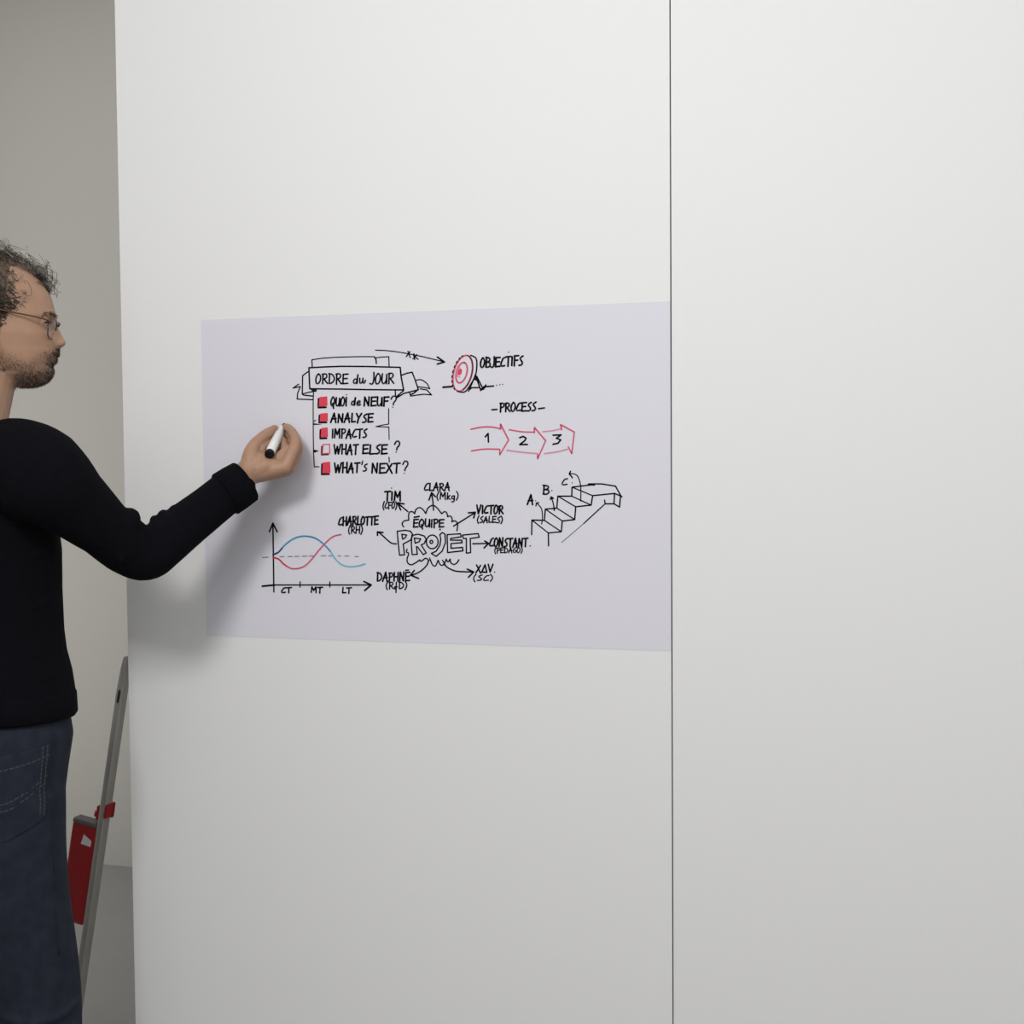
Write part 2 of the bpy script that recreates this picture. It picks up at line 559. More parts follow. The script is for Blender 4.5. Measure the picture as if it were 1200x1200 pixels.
for x, y in ((582, 451.4), (585.8, 450.8), (589, 450.5)):
    k.line([(x, y)], 1.5)
word(k, 'OBJECTiFS', 562.6, 612.6, 430.8, 11.2, 1.9, yb1=427.8)
k.line([(596, 412.8)], 1.6)
k.done('target_drawing', sheet, 'red round target on a stand drawn in marker')

# --- process arrows
k = Ink()
k.line([(576.3, 480.2), (582.4, 479.8)], 1.7)
word(k, 'PROCESS', 585.5, 628, 482.8, 10.3, 1.8, yb1=481)
k.line([(631, 479), (638, 478)], 1.7)
k.line([(552, 503), (564, 500.6), (576, 500.4), (587, 502.4)], 1.8, C_, sm=True)
k.line([(586.4, 503), (586.6, 497), (596, 515.6)], 1.8, C_)
k.line([(596, 515.6), (585.6, 533), (585.6, 526.6)], 1.6, C_)
k.line([(552.4, 528.4), (566, 526.4), (585.6, 526.4)], 1.7, C_, sm=True)
k.line([(596.6, 503.6), (612, 506), (626, 506.4)], 1.6, C_, sm=True)
k.line([(626, 507), (626.4, 501), (639.4, 516.4)], 1.8, C_)
k.line([(639.4, 516.4), (630, 537.6), (630, 531.6)], 1.6, C_)
k.line([(594, 527.6), (612, 530), (630, 531.6)], 1.7, PK, sm=True)
k.line([(636, 506), (648, 504.6), (657, 502.4)], 1.5, PK, sm=True)
k.line([(658, 503.6), (657, 497.6), (673, 506.4)], 1.8, C_)
k.line([(673, 506.4), (670, 531.6), (666, 523.6)], 1.6, C_)
k.line([(638, 531.6), (652, 529.6), (665, 526.4)], 1.6, PK, sm=True)
k.line([(568.6, 512), (572, 508), (572.4, 518)], 1.7)
k.line([(609, 513), (613, 511.4), (616.4, 513.4), (615, 516.4), (609, 521), (618, 520.8)], 1.7)
k.line([(648, 510), (657.6, 509.6), (652, 513.6), (657, 515.4), (654, 519.4), (648, 520.6)], 1.7)
k.done('process_diagram', sheet, 'three red block arrows numbered one to three in a row')

# --- line graph
k = Ink()


def GP(pts):
    return [(290 + a / 6.316, 590 + b2 / 6.316) for a, b2 in pts]


k.line([(319.8, 613), (320.9, 693.7)], 1.5)
k.line([(315.6, 623.2), (319.8, 613), (324.8, 623.2)], 1.6)
k.line([(307.4, 687), (321.7, 685.5)], 2.0)
k.line([(321.7, 685.5), (434.9, 685.5)], 1.4)
k.line([(426.5, 681.5), (434.9, 685.5), (427.4, 692)], 1.9)
k.line([(351.7, 681.8), (351.7, 688.2)], 1.3)
k.line([(386.6, 681.8), (386.6, 688)], 1.3)
for a, c, d, e in ((110, 400, 155, 398), (240, 395, 270, 393), (300, 393, 330, 392), (350, 392, 382, 391), (405, 391, 440, 390), (455, 390, 500, 388),
                   (545, 388, 580, 387), (600, 387, 640, 387), (670, 388, 690, 388), (720, 388, 750, 390), (795, 393, 820, 393)):
    k.line(GP([(a, c), (d, e)]), 1.0, G)
blue = smooth_poly(GP([(188, 380), (230, 360), (280, 305), (340, 262), (400, 243), (460, 245), (510, 262), (560, 298), (610, 350), (650, 410), (700, 455), (760, 468), (820, 462), (870, 448)]))
k.line(blue[:11], 1.9, NV)
k.line(blue[10:50], 1.9, BL)
k.line(blue[49:], 1.8, SK)
red = smooth_poly(GP([(188, 400), (230, 412), (270, 450), (320, 480), (370, 482), (420, 465), (470, 420), (530, 345), (590, 280), (640, 243), (692, 230)]))
k.line(red[:16], 1.9, R_)
k.line(red[15:], 1.7, C_)
word(k, 'CT', 329.6, 341, 694.6, 6.2, 1.6)
word(k, 'MT', 364.2, 377.4, 694.4, 6.2, 1.6)
word(k, 'LT', 400.8, 411.4, 695, 6.4, 1.6)
k.done('line_graph', sheet, 'hand drawn graph with one blue and one red curve')

# --- mind map
k = Ink()
k.line([(465.5, 622.5), (475, 621.4), (481, 622.5), (484, 627), (481, 633), (472.5, 637.5), (474, 650), (468.2, 650.6), (466.5, 635), (465.5, 622.5)], 1.4)
k.line([(470.8, 626), (476.5, 627), (475, 630), (471.8, 632), (470.8, 626)], 1.4)
k.line([(482.5, 627.5), (490, 626), (497, 628), (499.5, 632), (497, 637), (493.5, 638.5), (499.5, 648), (496, 650), (489.5, 641), (488, 640.5), (489, 649.5), (483, 650), (482, 638), (482.5, 627.5)], 1.4)
k.line([(485.5, 630.5), (493, 631.5), (491, 635), (486.5, 636.5), (485.5, 630.5)], 1.4)
k.line(arc(506.5, 635, 6.9, 8, 0, 360, 22), 1.4)
k.line(arc(505.5, 635, 1.7, 1.9, 0, 360, 10), 1.4)
k.line([(515.5, 626.5), (518.5, 624), (521.5, 626), (522, 636), (518, 646), (511, 652), (505.5, 648.5), (511, 646), (515.5, 639), (516.5, 632), (515.5, 626.5)], 1.4)
k.line([(515.7, 620.5)], 2.2)
k.line([(524, 626.5), (539.5, 625.5), (540.5, 629), (528, 631), (528, 633), (541, 633), (541.5, 636), (528.5, 637), (528.5, 642.5), (542, 641.5), (542.5, 645.5), (524.5, 647.5), (524, 626.5)], 1.4)
k.line([(542, 627), (560.5, 625.3), (561.5, 629.5), (551, 631), (551.5, 647.5), (546.5, 648.3), (546.5, 631), (543, 631), (542, 627)], 1.4)
word(k, 'EQUIPE', 484, 520, 617.6, 9.2, 1.7)
k.line([(485.4, 606.2), (491.2, 605.2)], 1.7)


def MP(pts):
    return [(450 + a / 10, 590 + b2 / 10) for a, b2 in pts]


def NP(pts):
    return [(430 + a / 10, 640 + b2 / 10) for a, b2 in pts]


for seg in ([(230, 275), (212, 240), (235, 205), (290, 195)], [(290, 195), (288, 130), (305, 98), (335, 98), (360, 120)], [(360, 120), (372, 75), (410, 48), (450, 65), (490, 118)],
            [(490, 118), (515, 55), (570, 22), (620, 50), (675, 120)], [(675, 120), (710, 95), (738, 115), (745, 155)], [(745, 155), (780, 148), (798, 180), (795, 215)], [(795, 215), (830, 203), (862, 240), (855, 320)]):
    k.line(MP(seg), 1.4, sm=True)
for seg in ([(470, 35), (463, 70), (490, 85), (470, 150), (480, 200), (520, 218), (570, 195), (620, 160)], [(620, 160), (635, 178), (680, 145), (705, 148), (722, 170)], [(735, 140), (748, 175), (770, 220), (800, 235), (820, 200), (835, 165)],
            [(835, 165), (855, 210), (885, 225), (920, 180), (930, 152)], [(885, 165), (915, 215)], [(930, 155), (950, 185), (975, 152)], [(975, 155), (985, 195), (1020, 215), (1055, 195), (1078, 160)]):
    k.line(NP(seg), 1.4, sm=True)
for seg, head in (([(464.4, 637.3), (457.8, 635.9), (446, 625.6), (442.3, 623.3)], [(442.3, 627.4), (442.3, 623.3), (448.8, 624)]),
                  ([(478, 599.5), (466, 589.5)], [(473.5, 590.5), (466, 589.3), (469.5, 597.5)]),
                  ([(508, 598), (507.3, 588), (505.7, 577.5)], [(502.7, 586), (505.7, 577.3), (510.2, 582)]),
                  ([(531.5, 616.5), (557, 600.5)], [(549, 601), (557, 600.3), (555, 607)]),
                  ([(554, 637.2), (572.5, 636.8)], [(568, 634), (572.5, 636.8), (567.2, 642.2)]),
                  ([(502.5, 656.5), (500, 662.5), (494, 668.5), (487, 672.5), (481, 674)], [(485.5, 668.5), (481, 674), (490.5, 677.8)]),
                  ([(521, 662), (526, 666), (534, 669.2), (545, 670), (555, 670.3)], [(547.5, 667), (555, 670.2), (549, 676.5)])):
    k.line(seg, 1.5, sm=len(seg) > 2)
    k.line(head, 1.7)
word(k, 'CHARLOTTE', 396.5, 443, 615.4, 9.8, 1.8, yb1=614.4)
word(k, '(RH)', 408, 424.8, 624.6, 8, 1.4)
word(k, 'TiM', 450.5, 470, 586.4, 10.6, 1.9)
k.line([(458.8, 572)], 1.6)
word(k, '(CFO)', 448.4, 465, 596, 7.6, 1.4)
word(k, 'CLARA', 497, 527, 574.8, 8.8, 1.6)
word(k, '(Mkg)', 511.5, 537, 585, 7.8, 1.4)
word(k, 'ViCTOR', 558.3, 589.6, 602, 9.8, 1.8)
word(k, '(SALES)', 559, 588.8, 612.4, 7, 1.4)
word(k, 'CONSTANT', 573.5, 618, 640.5, 9.8, 1.8)
k.line([(621.3, 639.8)], 1.8)
word(k, '(PEDAGO)', 579.3, 612.2, 647.8, 6, 1.3)
word(k, 'DAPHNE', 441.5, 480, 680.6, 9.8, 1.8)
k.line([(475.4, 668.4), (478.8, 668)], 1.6)
word(k, '(R&D)', 452, 476.8, 690, 7.6, 1.5)
word(k, 'XΔV', 557.5, 577.8, 671, 9, 1.7, yb1=670.4)
k.line([(579.6, 670.4)], 1.7)
word(k, '(SC)', 554.3, 577.4, 680.4, 6.6, 1.4)
k.done('mind_map', sheet, 'project mind map with cloud, outlined word and named arrows')

# --- staircase
k = Ink()


def SP(pts):
    return [(600 + a / 8.571, 540 + b2 / 8.571) for a, b2 in pts]


k.line(SP([(197, 742), (200, 595), (325, 598), (335, 485), (450, 475), (460, 355), (600, 355), (603, 265), (770, 245), (830, 240)]), 1.5)
k.line(SP([(367, 855), (365, 725), (495, 712), (505, 605), (630, 590), (640, 462), (795, 445), (810, 350), (1030, 328), (1095, 355)]), 1.5)
for s in ([(200, 595), (365, 725)], [(325, 598), (495, 712)], [(335, 485), (505, 605)], [(450, 475), (630, 590)], [(460, 355), (640, 462)], [(600, 355), (795, 445)], [(603, 265), (810, 350)]):
    k.line(SP(s), 1.3)
k.line(SP([(770, 232), (900, 232), (1040, 255), (1095, 355), (1105, 362)]), 1.5)
k.line(SP([(770, 236), (825, 241)]), 2.2)
k.line(SP([(1030, 328), (1025, 430)]), 1.5)
k.line(SP([(1090, 355), (1080, 465), (1025, 432), (935, 432), (930, 395)]), 1.5)
k.line(SP([(935, 432), (720, 630)]), 1.3)
k.line(SP([(720, 630), (500, 820)]), 1.0, G)
k.line(SP([(298, 635), (306, 560), (295, 480), (250, 425)]), 1.2, sm=True)
k.line(SP([(240, 455), (245, 424), (268, 420)]), 1.3)
k.line(SP([(425, 495), (415, 430), (395, 365)]), 1.3)
k.line(SP([(385, 388), (393, 362), (415, 378)]), 1.6)
k.line(SP([(425, 495)]), 2.2)
k.line(SP([(690, 405), (690, 260), (665, 165), (625, 132), (578, 130)]), 1.2, sm=True)
k.line(SP([(588, 106), (575, 132), (605, 166)]), 1.6)
word(k, 'A', 618, 625, 591, 10.8, 1.9)
k.line([(627.8, 587)], 1.5)
word(k, 'B', 636, 643.4, 579, 10.4, 1.8)
k.line([(646.7, 575)], 1.6)
word(k, 'C', 658.2, 664.8, 568.6, 7.6, 1.5)
k.line([(670.6, 565.8)], 1.5)
k.line([(670.6, 560.6)], 1.2)
k.done('staircase_drawing', sheet, 'black outlined staircase climbing right with lettered steps')

# ---------------------------------------------------------------- the person
DM = 2.68
ray = FW + (0 - 600) / FPX * RT
Fm = np.array([ray[0], ray[1], 0.0]); Fm /= np.linalg.norm(Fm)     # away from the camera
Rm = np.array([Fm[1], -Fm[0], 0.0])                                # to the right, square to it
Zm = np.array([0, 0, 1.0])
AB = math.radians(50)
bf = Fm * math.cos(AB) + Rm * math.sin(AB)                          # where the chest points
br = Rm * math.cos(AB) - Fm * math.sin(AB)                          # the person's right
HX, HY = 0.0, 378.0
H0 = P(HX, HY, DM)                                                  # between the eyes, inside the head
hy = math.radians(-7)
hf = Rm * math.cos(hy) + Fm * math.sin(hy)
hr = Rm * math.sin(hy) - Fm * math.cos(hy)                          # the side of the head the camera sees
SV, SH = FPX / DM, FPX / DM * 1.054


def HL(f, l, z):
    """head coordinates: forward, toward the person's right, up"""
    f, l, z = np.broadcast_arrays(np.asarray(f, float), np.asarray(l, float), np.asarray(z, float))
    return H0 + f[..., None] * hf + l[..., None] * hr + z[..., None] * Zm


def BL_(base, f, r, z=None):
    p = base + f * bf + r * br
    if z is not None:
        p = np.array([p[0], p[1], z])
    return p


M_skin = mat('skin', (0.45, 0.27, 0.18), 0.5, 0.35, attr='tone', noise=(90, 0.07), bump=(700, 0.12, 0.0006))
M_knit = mat('black knit wool', (0.0042, 0.0042, 0.0062), 0.95, 0.06, bump=(900, 0.5, 0.001))
M_rib = mat('black ribbed wool', (0.0042, 0.0042, 0.0062), 0.95, 0.06, bump=(600, 0.6, 0.001))
M_denim = mat('dark blue denim', (0.018, 0.022, 0.034), 0.9, 0.15, noise=(40, 0.45), bump=(900, 0.4, 0.0006))
M_thread = mat('faded denim thread', (0.055, 0.057, 0.065), 0.8, 0.2)
M_shoe = mat('black leather', (0.02, 0.02, 0.022), 0.45, 0.4)
M_sole = mat('rubber sole', (0.25, 0.25, 0.24), 0.7, 0.2)
M_hair = mat('grey brown hair', (0.105, 0.088, 0.073), 0.55, 0.35)
M_hair2 = mat('grey hair', (0.23, 0.215, 0.20), 0.55, 0.35)
M_hairD = mat('dark brown hair', (0.04, 0.028, 0.019), 0.6, 0.3)
M_beard = mat('brown beard hair', (0.075, 0.045, 0.028), 0.6, 0.25)
M_eyew = mat('eye white', (0.50, 0.46, 0.42), 0.25, 0.4)
M_iris = mat('brown iris', (0.05, 0.03, 0.015), 0.15, 0.5)

# --- landmarks
SHOULDER = P(36, 538, 2.53)
ELBOW = P(163, 645, 2.655)
WRIST = P(284, 561, 2.755)
foot_c = P(-14, 900, 2.70)
PEL = np.array([foot_c[0], foot_c[1], 0.0])


def pr(z):            # body axis bends slightly from the hips to the shoulders
    t = np.clip((z - 0.95) / 0.5, 0, 1)
    return PEL + t * (-0.028) * Rm + t * 0.0 * Fm


root = empty('person', (float(PEL[0]), float(PEL[1]), 0.0))
tag(root, 'bearded person with curly hair, black sweater and dark jeans, writing on the sheet', 'person')

# --- body: head, neck, torso, limbs and hands fused into one skin
b = MB()
fpz = (HY - np.array([296, 304, 316, 328, 338, 348, 362, 370, 377, 388, 400, 407, 412, 418, 424, 428, 434, 440, 446, 450, 453])) / SV
fpx = (np.array([10, 30, 44, 51, 56.5, 61.5, 65, 66.6, 65.5, 66, 66.5, 66.5, 68, 66.5, 63.5, 61.5, 61.5, 58.5, 55, 49, 38]) - HX) / SH
o_ = np.argsort(fpz)
fpz, fpx = fpz[o_], fpx[o_]
bz = [-.115, -.10, -.08, -.06, -.04, -.01, .03, .07, .10, .118, .123]
bb = [.02, .0, -.03, -.055, -.072, -.088, -.098, -.09, -.065, -.035, -.01]
wz = [-.112, -.105, -.09, -.07, -.05, -.02, .01, .04, .07, .095, .112, .122]
ww = [.02, .033, .047, .055, .061, .069, .072, .076, .073, .060, .038, .012]
NT = 168
zs = np.linspace(-.1115, .1215, 150)
th = np.linspace(0, 2 * PI, NT, endpoint=False)
rs = []


def gau(x, s):
    return np.exp(-(x / s) ** 2)


nz = (HY - np.array([370, 374, 380, 388, 394, 400, 403, 405.5, 408, 411])) / SV
nh = (np.array([0, .8, 2.2, 5.0, 7.8, 10.8, 10.0, 7.8, 2.5, 0])) / SH
no = np.argsort(nz)
for z in zs:
    fr_ = np.interp(z, fpz, fpx)
    bk_ = np.interp(z, bz, bb)
    w_ = np.interp(z, wz, ww)
    kz = np.clip((z + .095) / .065, 0, 1); kz = kz * kz * (3 - 2 * kz)
    c_ = (bk_ * .45 + fr_ * .30) * kz + (bk_ * .5 + fr_ * .5) * (1 - kz)
    ct, st = np.cos(th), np.sin(th)
    pf = 0.88
    x = np.where(ct > 0, c_ + (fr_ - c_) * np.abs(ct) ** pf, c_ - (c_ - bk_) * np.abs(ct) ** .95)
    y = w_ * np.sign(st) * np.abs(st) ** .86
    front = np.clip(ct, 0, 1) ** .4
    nw = np.interp(z, [-.05, -.042, -.034, -.02, 0, .012], [.011, .015, .0155, .0105, .0075, .008])
    dx = np.interp(z, nz[no], nh[no]) / (1 + (np.abs(y) / nw) ** 3.2)
    for s in (-1, 1):
        dx += .0055 * gau(y - s * .0125, .0055) * gau(z + .037, .0065)
        dx += -.011 * gau(y - s * .030, .0155) * gau(z + .004, .0105)
        dx += .0035 * gau(y - s * .026, .02) * gau(z - .011, .006)
        dx += .003 * gau(y - s * .047, .018) * gau(z + .022, .014)
        dx += -.004 * gau(y - s * .045, .014) * gau(z + .055, .018)
        dx += -.002 * gau(y - s * .024, .006) * gau(z + .048, .012)
    dx += .0030 * gau(y, .021) * gau(z + .0535, .004) + .0032 * gau(y, .019) * gau(z + .0665, .0042)
    dx += -.0045 * gau(y, .024) * gau(z + .0602, .0018)
    dx += -.0022 * gau(y, .018) * gau(z + .0755, .004) + .003 * gau(y, .016) * gau(z + .092, .010)
    rs.append(HL(x + dx * front, y, np.full_like(x, z)))
b.rings(rs)
for s in (-1, 1):                                            # eyelids
    ec = (.0725, s * .030, -.004)
    for el, rr in ((56, .0036), (43, .0032), (31, .0023), (-27, .0023)):
        pts = []
        for az in np.linspace(-70, 70, 11):
            e = math.radians(el * math.cos(math.radians(az * .96)) - 4)
            a = math.radians(az)
            pts.append(HL(ec[0] + .0120 * math.cos(e) * math.cos(a), ec[1] + .0120 * math.cos(e) * math.sin(a), ec[2] + .0120 * math.sin(e)))
        b.tube(np.array(pts), rr, 8, round_ends=True)
    for az in (84, 96):
        b.ball(HL(ec[0] + .0105 * math.cos(math.radians(az)), ec[1] + s * .0105 * math.sin(math.radians(az)), ec[2]), .0042, 8)
    # ear
    e0 = np.array([-.012, s * .073, -.008])
    pts = []
    for a in np.linspace(-50, 235, 22):
        t = math.radians(a)
        pts.append(HL(e0[0] - .016 * math.cos(t) + .004 * math.sin(t), e0[1] + s * (.006 + .008 * max(0, math.cos(t))), e0[2] + .029 * math.sin(t) - .002))
    b.tube(np.array(pts), np.linspace(.0036, .0034, 22), 10, round_ends=True)
    b.ball(HL(e0[0], e0[1] + s * .001, e0[2]), (.012, .004, .024), 10, axes=[hf, hr, Zm])
    b.ball(HL(e0[0] + .009, e0[1] + s * .004, e0[2] - .027), (.008, .0045, .009), 10, axes=[hf, hr, Zm])
    b.ball(HL(e0[0] + .013, e0[1] + s * .002, e0[2] - .008), (.004, .005, .007), 8, axes=[hf, hr, Zm])
# neck
NB = BL_(pr(1.4), -.015, .0, 1.43)
NTOP = HL(-.022, 0, -.055)
b.tube([HL(-.02, 0, -.02), NTOP, .5 * (NTOP + NB) + .003 * hf, NB], [.052, .056, .058, .072], 24, round_ends=True)
b.ball(HL(.022, 0, -.098), (.028, .03, .016), 10, axes=[hf, hr, Zm])


def torso_rings(mb, table, grow=0.0):
    rr = []
    t = np.linspace(0, 2 * PI, 48, endpoint=False)
    for z, hw, hd, cf, cr in table:
        c = pr(z)
        x = (hd + grow) * np.sign(np.sin(t)) * np.abs(np.sin(t)) ** .85 + cf
        y = (hw + grow) * np.sign(np.cos(t)) * np.abs(np.cos(t)) ** .85 + cr
        r3 = c + x[:, None] * bf + y[:, None] * br
        r3[:, 2] = z
        rr.append(r3)
    mb.rings(rr)


TORSO = [(.80, .130, .082, -.012, 0), (.88, .142, .092, -.012, 0), (.95, .142, .094, -.008, 0), (1.05, .140, .096, 0, 0), (1.15, .148, .102, 0, 0),
         (1.25, .160, .108, 0, 0), (1.33, .168, .108, -.005, 0), (1.39, .145, .088, -.010, 0), (1.425, .100, .066, -.012, 0), (1.45, .06, .05, -.012, 0)]
torso_rings(b, TORSO)
LSH = BL_(pr(1.42), -.005, -.185, 1.425)
LEL = BL_(pr(1.15), -.03, -.235, 1.14)
LWR = BL_(pr(1.0), .10, -.225, .92)
CH = BL_(pr(1.4), -.01, .0, 1.42)
b.tube([BL_(CH, 0, .07), SHOULDER, .5 * (SHOULDER + ELBOW), ELBOW, P(208, 620, 2.695), WRIST], [.052, .048, .040, .031, .027, .0262], 18, round_ends=True)
b.tube([BL_(CH, 0, -.07), LSH, .5 * (LSH + LEL), LEL, .6 * LEL + .4 * LWR, LWR], [.050, .048, .043, .036, .036, .026], 18, round_ends=True)
FEET = {}
for s in (-1, 1):
    hip = BL_(PEL, -.008, s * .075, .88)
    knee = BL_(PEL, .015, s * .10, .48)
    ank = BL_(PEL, -.03, s * .115, .09)
    FEET[s] = ank
    b.tube([hip, .5 * (hip + knee), knee, .6 * knee + .4 * ank - .02 * bf, ank], [.078, .068, .053, .054, .036], 18, round_ends=True)
    b.tube([ank - np.array([0, 0, .035]) - .02 * bf, ank + .10 * bf + .015 * s * br - np.array([0, 0, .06]), ank + .17 * bf + .02 * s * br - np.array([0, 0, .062])], [.032, .030, .022], 14, round_ends=True)


# --- right hand, closed round the pen
TIP = onwall(333.2, 496.5, -.0012)
END = P(315.2, 533.0, 2.742)
pax = TIP - END
PL = np.linalg.norm(pax)
pax /= PL


def Q(px, py, d):
    return P(px, py, d)


MC = {'index': Q(334, 547, 2.752), 'middle': Q(338, 549, 2.775), 'ring': Q(335, 551, 2.797), 'little': Q(328, 553, 2.815)}
CARP = Q(292, 556, 2.757)
for nme, off in (('index', 0.0), ('middle', .010), ('ring', .020), ('little', .028)):
    s0 = CARP + FW * off
    b.tube([WRIST + FW * off * .5, s0, .5 * (s0 + MC[nme]), MC[nme]], [.022, .0175, .0145, .0125], 14, round_ends=True)
b.tube([WRIST, Q(293, 548, 2.752), Q(306, 541, 2.757)], [.023, .021, .016], 14, round_ends=True)
b.tube([CARP, Q(312, 545, 2.752), Q(322, 546, 2.757)], [.019, .0165, .0135], 14, round_ends=True)
b.tube([Q(300, 540, 2.758), Q(312, 538, 2.770), Q(326, 539, 2.768)], [.0125, .0115, .0120], 14, round_ends=True)
b.tube([Q(318, 540, 2.770), Q(330, 535, 2.772), Q(338, 527, 2.778)], [.0120, .0115, .0095], 14, round_ends=True)
b.tube([Q(299, 534, 2.764), Q(306, 527, 2.775), Q(313, 518, 2.80)], [.0105, .0105, .008], 14, round_ends=True)
b.tube([Q(306, 532, 2.776), Q(314, 526, 2.79), Q(321, 517, 2.81)], [.0105, .0100, .008], 14, round_ends=True)
b.tube([Q(334, 536, 2.79), Q(334, 524, 2.80), Q(331, 516, 2.815)], [.011, .010, .008], 14, round_ends=True)
FING = [
    ([MC['index'], Q(341, 533, 2.757), Q(346.5, 519, 2.768), Q(344, 509.5, 2.792), Q(339.5, 503, 2.815), Q(335.2, 500.2, 2.832)], [.0122, .0108, .0100, .0086, .0080, .0070]),
    ([MC['middle'], Q(345.5, 536, 2.786), Q(348.5, 524, 2.800), Q(344.5, 515, 2.818), Q(338.5, 509, 2.834), Q(334, 506.5, 2.845)], [.0122, .0108, .0100, .0088, .0080, .0070]),
    ([MC['ring'], Q(343, 539, 2.812), Q(344, 529, 2.827), Q(338.5, 521, 2.838), Q(331.5, 517.5, 2.843), Q(326.5, 517, 2.840)], [.0118, .0104, .0096, .0085, .0078, .0068]),
    ([MC['little'], Q(335.5, 543, 2.835), Q(334.5, 535, 2.846), Q(328, 529, 2.850), Q(322, 527, 2.848), Q(318, 527, 2.845)], [.0105, .0092, .0085, .0076, .0070, .0062]),
    ([Q(294, 550, 2.752), Q(293.5, 536, 2.755), Q(297, 523.5, 2.764), Q(306, 513.5, 2.785), Q(313.5, 508, 2.800), Q(322.0, 502.2, 2.824)], [.0185, .0160, .0118, .0102, .0098, .0072]),
]
for pts, rd in FING:
    b.tube(smooth_poly(pts, 4), np.interp(np.linspace(0, len(rd) - 1, (len(rd) - 1) * 4 + 1), range(len(rd)), rd), 14, round_ends=True)
# left hand, hanging relaxed
lax = LWR - LEL; lax /= np.linalg.norm(lax)
lside = np.cross(lax, br); lside /= np.linalg.norm(lside)
for i, (ln, r0) in enumerate(((.075, .0095), (.082, .0098), (.076, .0094), (.060, .0082))):
    sft = lside * (i - 1.5) * .021
    m0 = LWR + lax * .085 + sft
    b.tube([LWR + sft * .5, LWR + lax * .045 + sft * .8, m0], [.019, .016, .0125], 12, round_ends=True)
    b.tube([m0, m0 + lax * ln * .45 + br * .008, m0 + lax * ln * .75 + br * .022, m0 + lax * ln * .92 + br * .038], [.0115, r0, r0 * .9, r0 * .75], 12, round_ends=True)
sg = -1
b.tube([LWR + lside * .012 * sg, LWR + lax * .04 + lside * .034 * sg + br * .012, LWR + lax * .075 + lside * .045 * sg + br * .022, LWR + lax * .10 + lside * .042 * sg + br * .03], [.018, .014, .011, .008], 12, round_ends=True)

body = b.build('body', M_skin, root)
remesh(body, 0.0021, 3, 0.5)

# skin tones: stubble, lips, ruddy nose, knuckles
me = body.data
co = coords(me)
lf = (co - H0) @ hf
ll = (co - H0) @ hr
lz = co[:, 2] - H0[2]
col = np.tile(np.array([0.385, 0.228, 0.15]), (len(co), 1))
nmod = 0.5 + 0.5 * np.sin(lf * 900 + 3 * np.sin(lz * 700)) * np.sin(ll * 800 + lz * 600)


def mixc(mask, c):
    global col
    mask = np.clip(mask, 0, 1)[:, None]
    col = col * (1 - mask) + np.array(c) * mask


def sstep(a, b2, x):
    t = np.clip((x - a) / (b2 - a), 0, 1)
    return t * t * (3 - 2 * t)


head = sstep(-.16, -.13, lz)
bline = np.interp(lf, [-.01, .02, .05, .075, .10], [-.028, -.058, -.066, -.050, -.0445])
beard = (1 - sstep(-.016, .010, lz - bline)) * head * sstep(-.015, .01, lf) * sstep(-.122, -.108, lz) * np.where(lz < -.085, sstep(.015, .04, lf + .0 * lz), 1.0)
mixc(beard * (.45 + .25 * nmod) * (.75 + .35 * sstep(-.07, -.10, lz)), (0.12, 0.068, 0.042))
front = sstep(.07, .085, lf) * head
mixc(front * gau(ll, .012) * gau(lz + .035, .012) * .45, (0.44, 0.18, 0.125))
mixc(front * (np.abs(ll) < .021) * (gau(lz + .0655, .004) + .7 * gau(lz + .0545, .003)) * .8, (0.32, 0.13, 0.105))
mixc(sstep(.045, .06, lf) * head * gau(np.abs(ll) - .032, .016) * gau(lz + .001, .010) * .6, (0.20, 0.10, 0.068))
tops = np.interp(lf, [.028, .035, .056, .07, .088], [.092, .089, .080, .069, .050]) - .10 * np.clip(.03 - np.abs(ll), 0, 1)
sides = np.interp(lf, [-.12, -.06, -.02, .0, .015, .028], [-.055, -.05, -.02, -.02, .01, .026])
edge = np.where(lf > .028, tops, sides + (tops - sides) * sstep(.012, .028, lf))
scalp = sstep(-.003, .006, lz - edge) * head * (np.abs(ll) < .0755)
mixc(scalp * .85, (0.055, 0.038, 0.028))
mixc(sstep(.030, .036, lf) * sstep(.060, .048, lf) * sstep(.024, .030, lz) * sstep(.055, .048, lz) * sstep(.04, .05, ll) * .35, (0.13, 0.10, 0.085))
for pts, rd in FING:
    for p, am in ((pts[2], .3), (pts[0], .18), (pts[-1], .28)):
        mixc(gau(np.linalg.norm(co - p, axis=1), .012) * am, (0.46, 0.19, 0.13))
at = me.color_attributes.new('tone', 'FLOAT_COLOR', 'POINT')
at.data.foreach_set('color', np.concatenate([col, np.ones((len(col), 1))], 1).astype(np.float32).ravel())

# --- eyes
for s in (-1, 1):
    e = MB()
    ec = HL(.0730, s * .0305, -.004)
    gz = hf * .97 + hr * .02 - Zm * .20
    gz /= np.linalg.norm(gz)
    ax2 = np.cross(gz, Zm); ax2 /= np.linalg.norm(ax2)
    ax3 = np.cross(ax2, gz)
    rs_ = []
    for t in np.linspace(8, 172, 16):
        a = np.linspace(0, 2 * PI, 20, endpoint=False)
        rs_.append(ec + .0114 * (math.cos(math.radians(t)) * gz + math.sin(math.radians(t)) * (np.cos(a)[:, None] * ax2 + np.sin(a)[:, None] * ax3)))
    e.rings(rs_[:3], 1)
    e.rings(rs_[2:], 0)
    tag(e.build('eye', [M_eyew, M_iris], root, True))

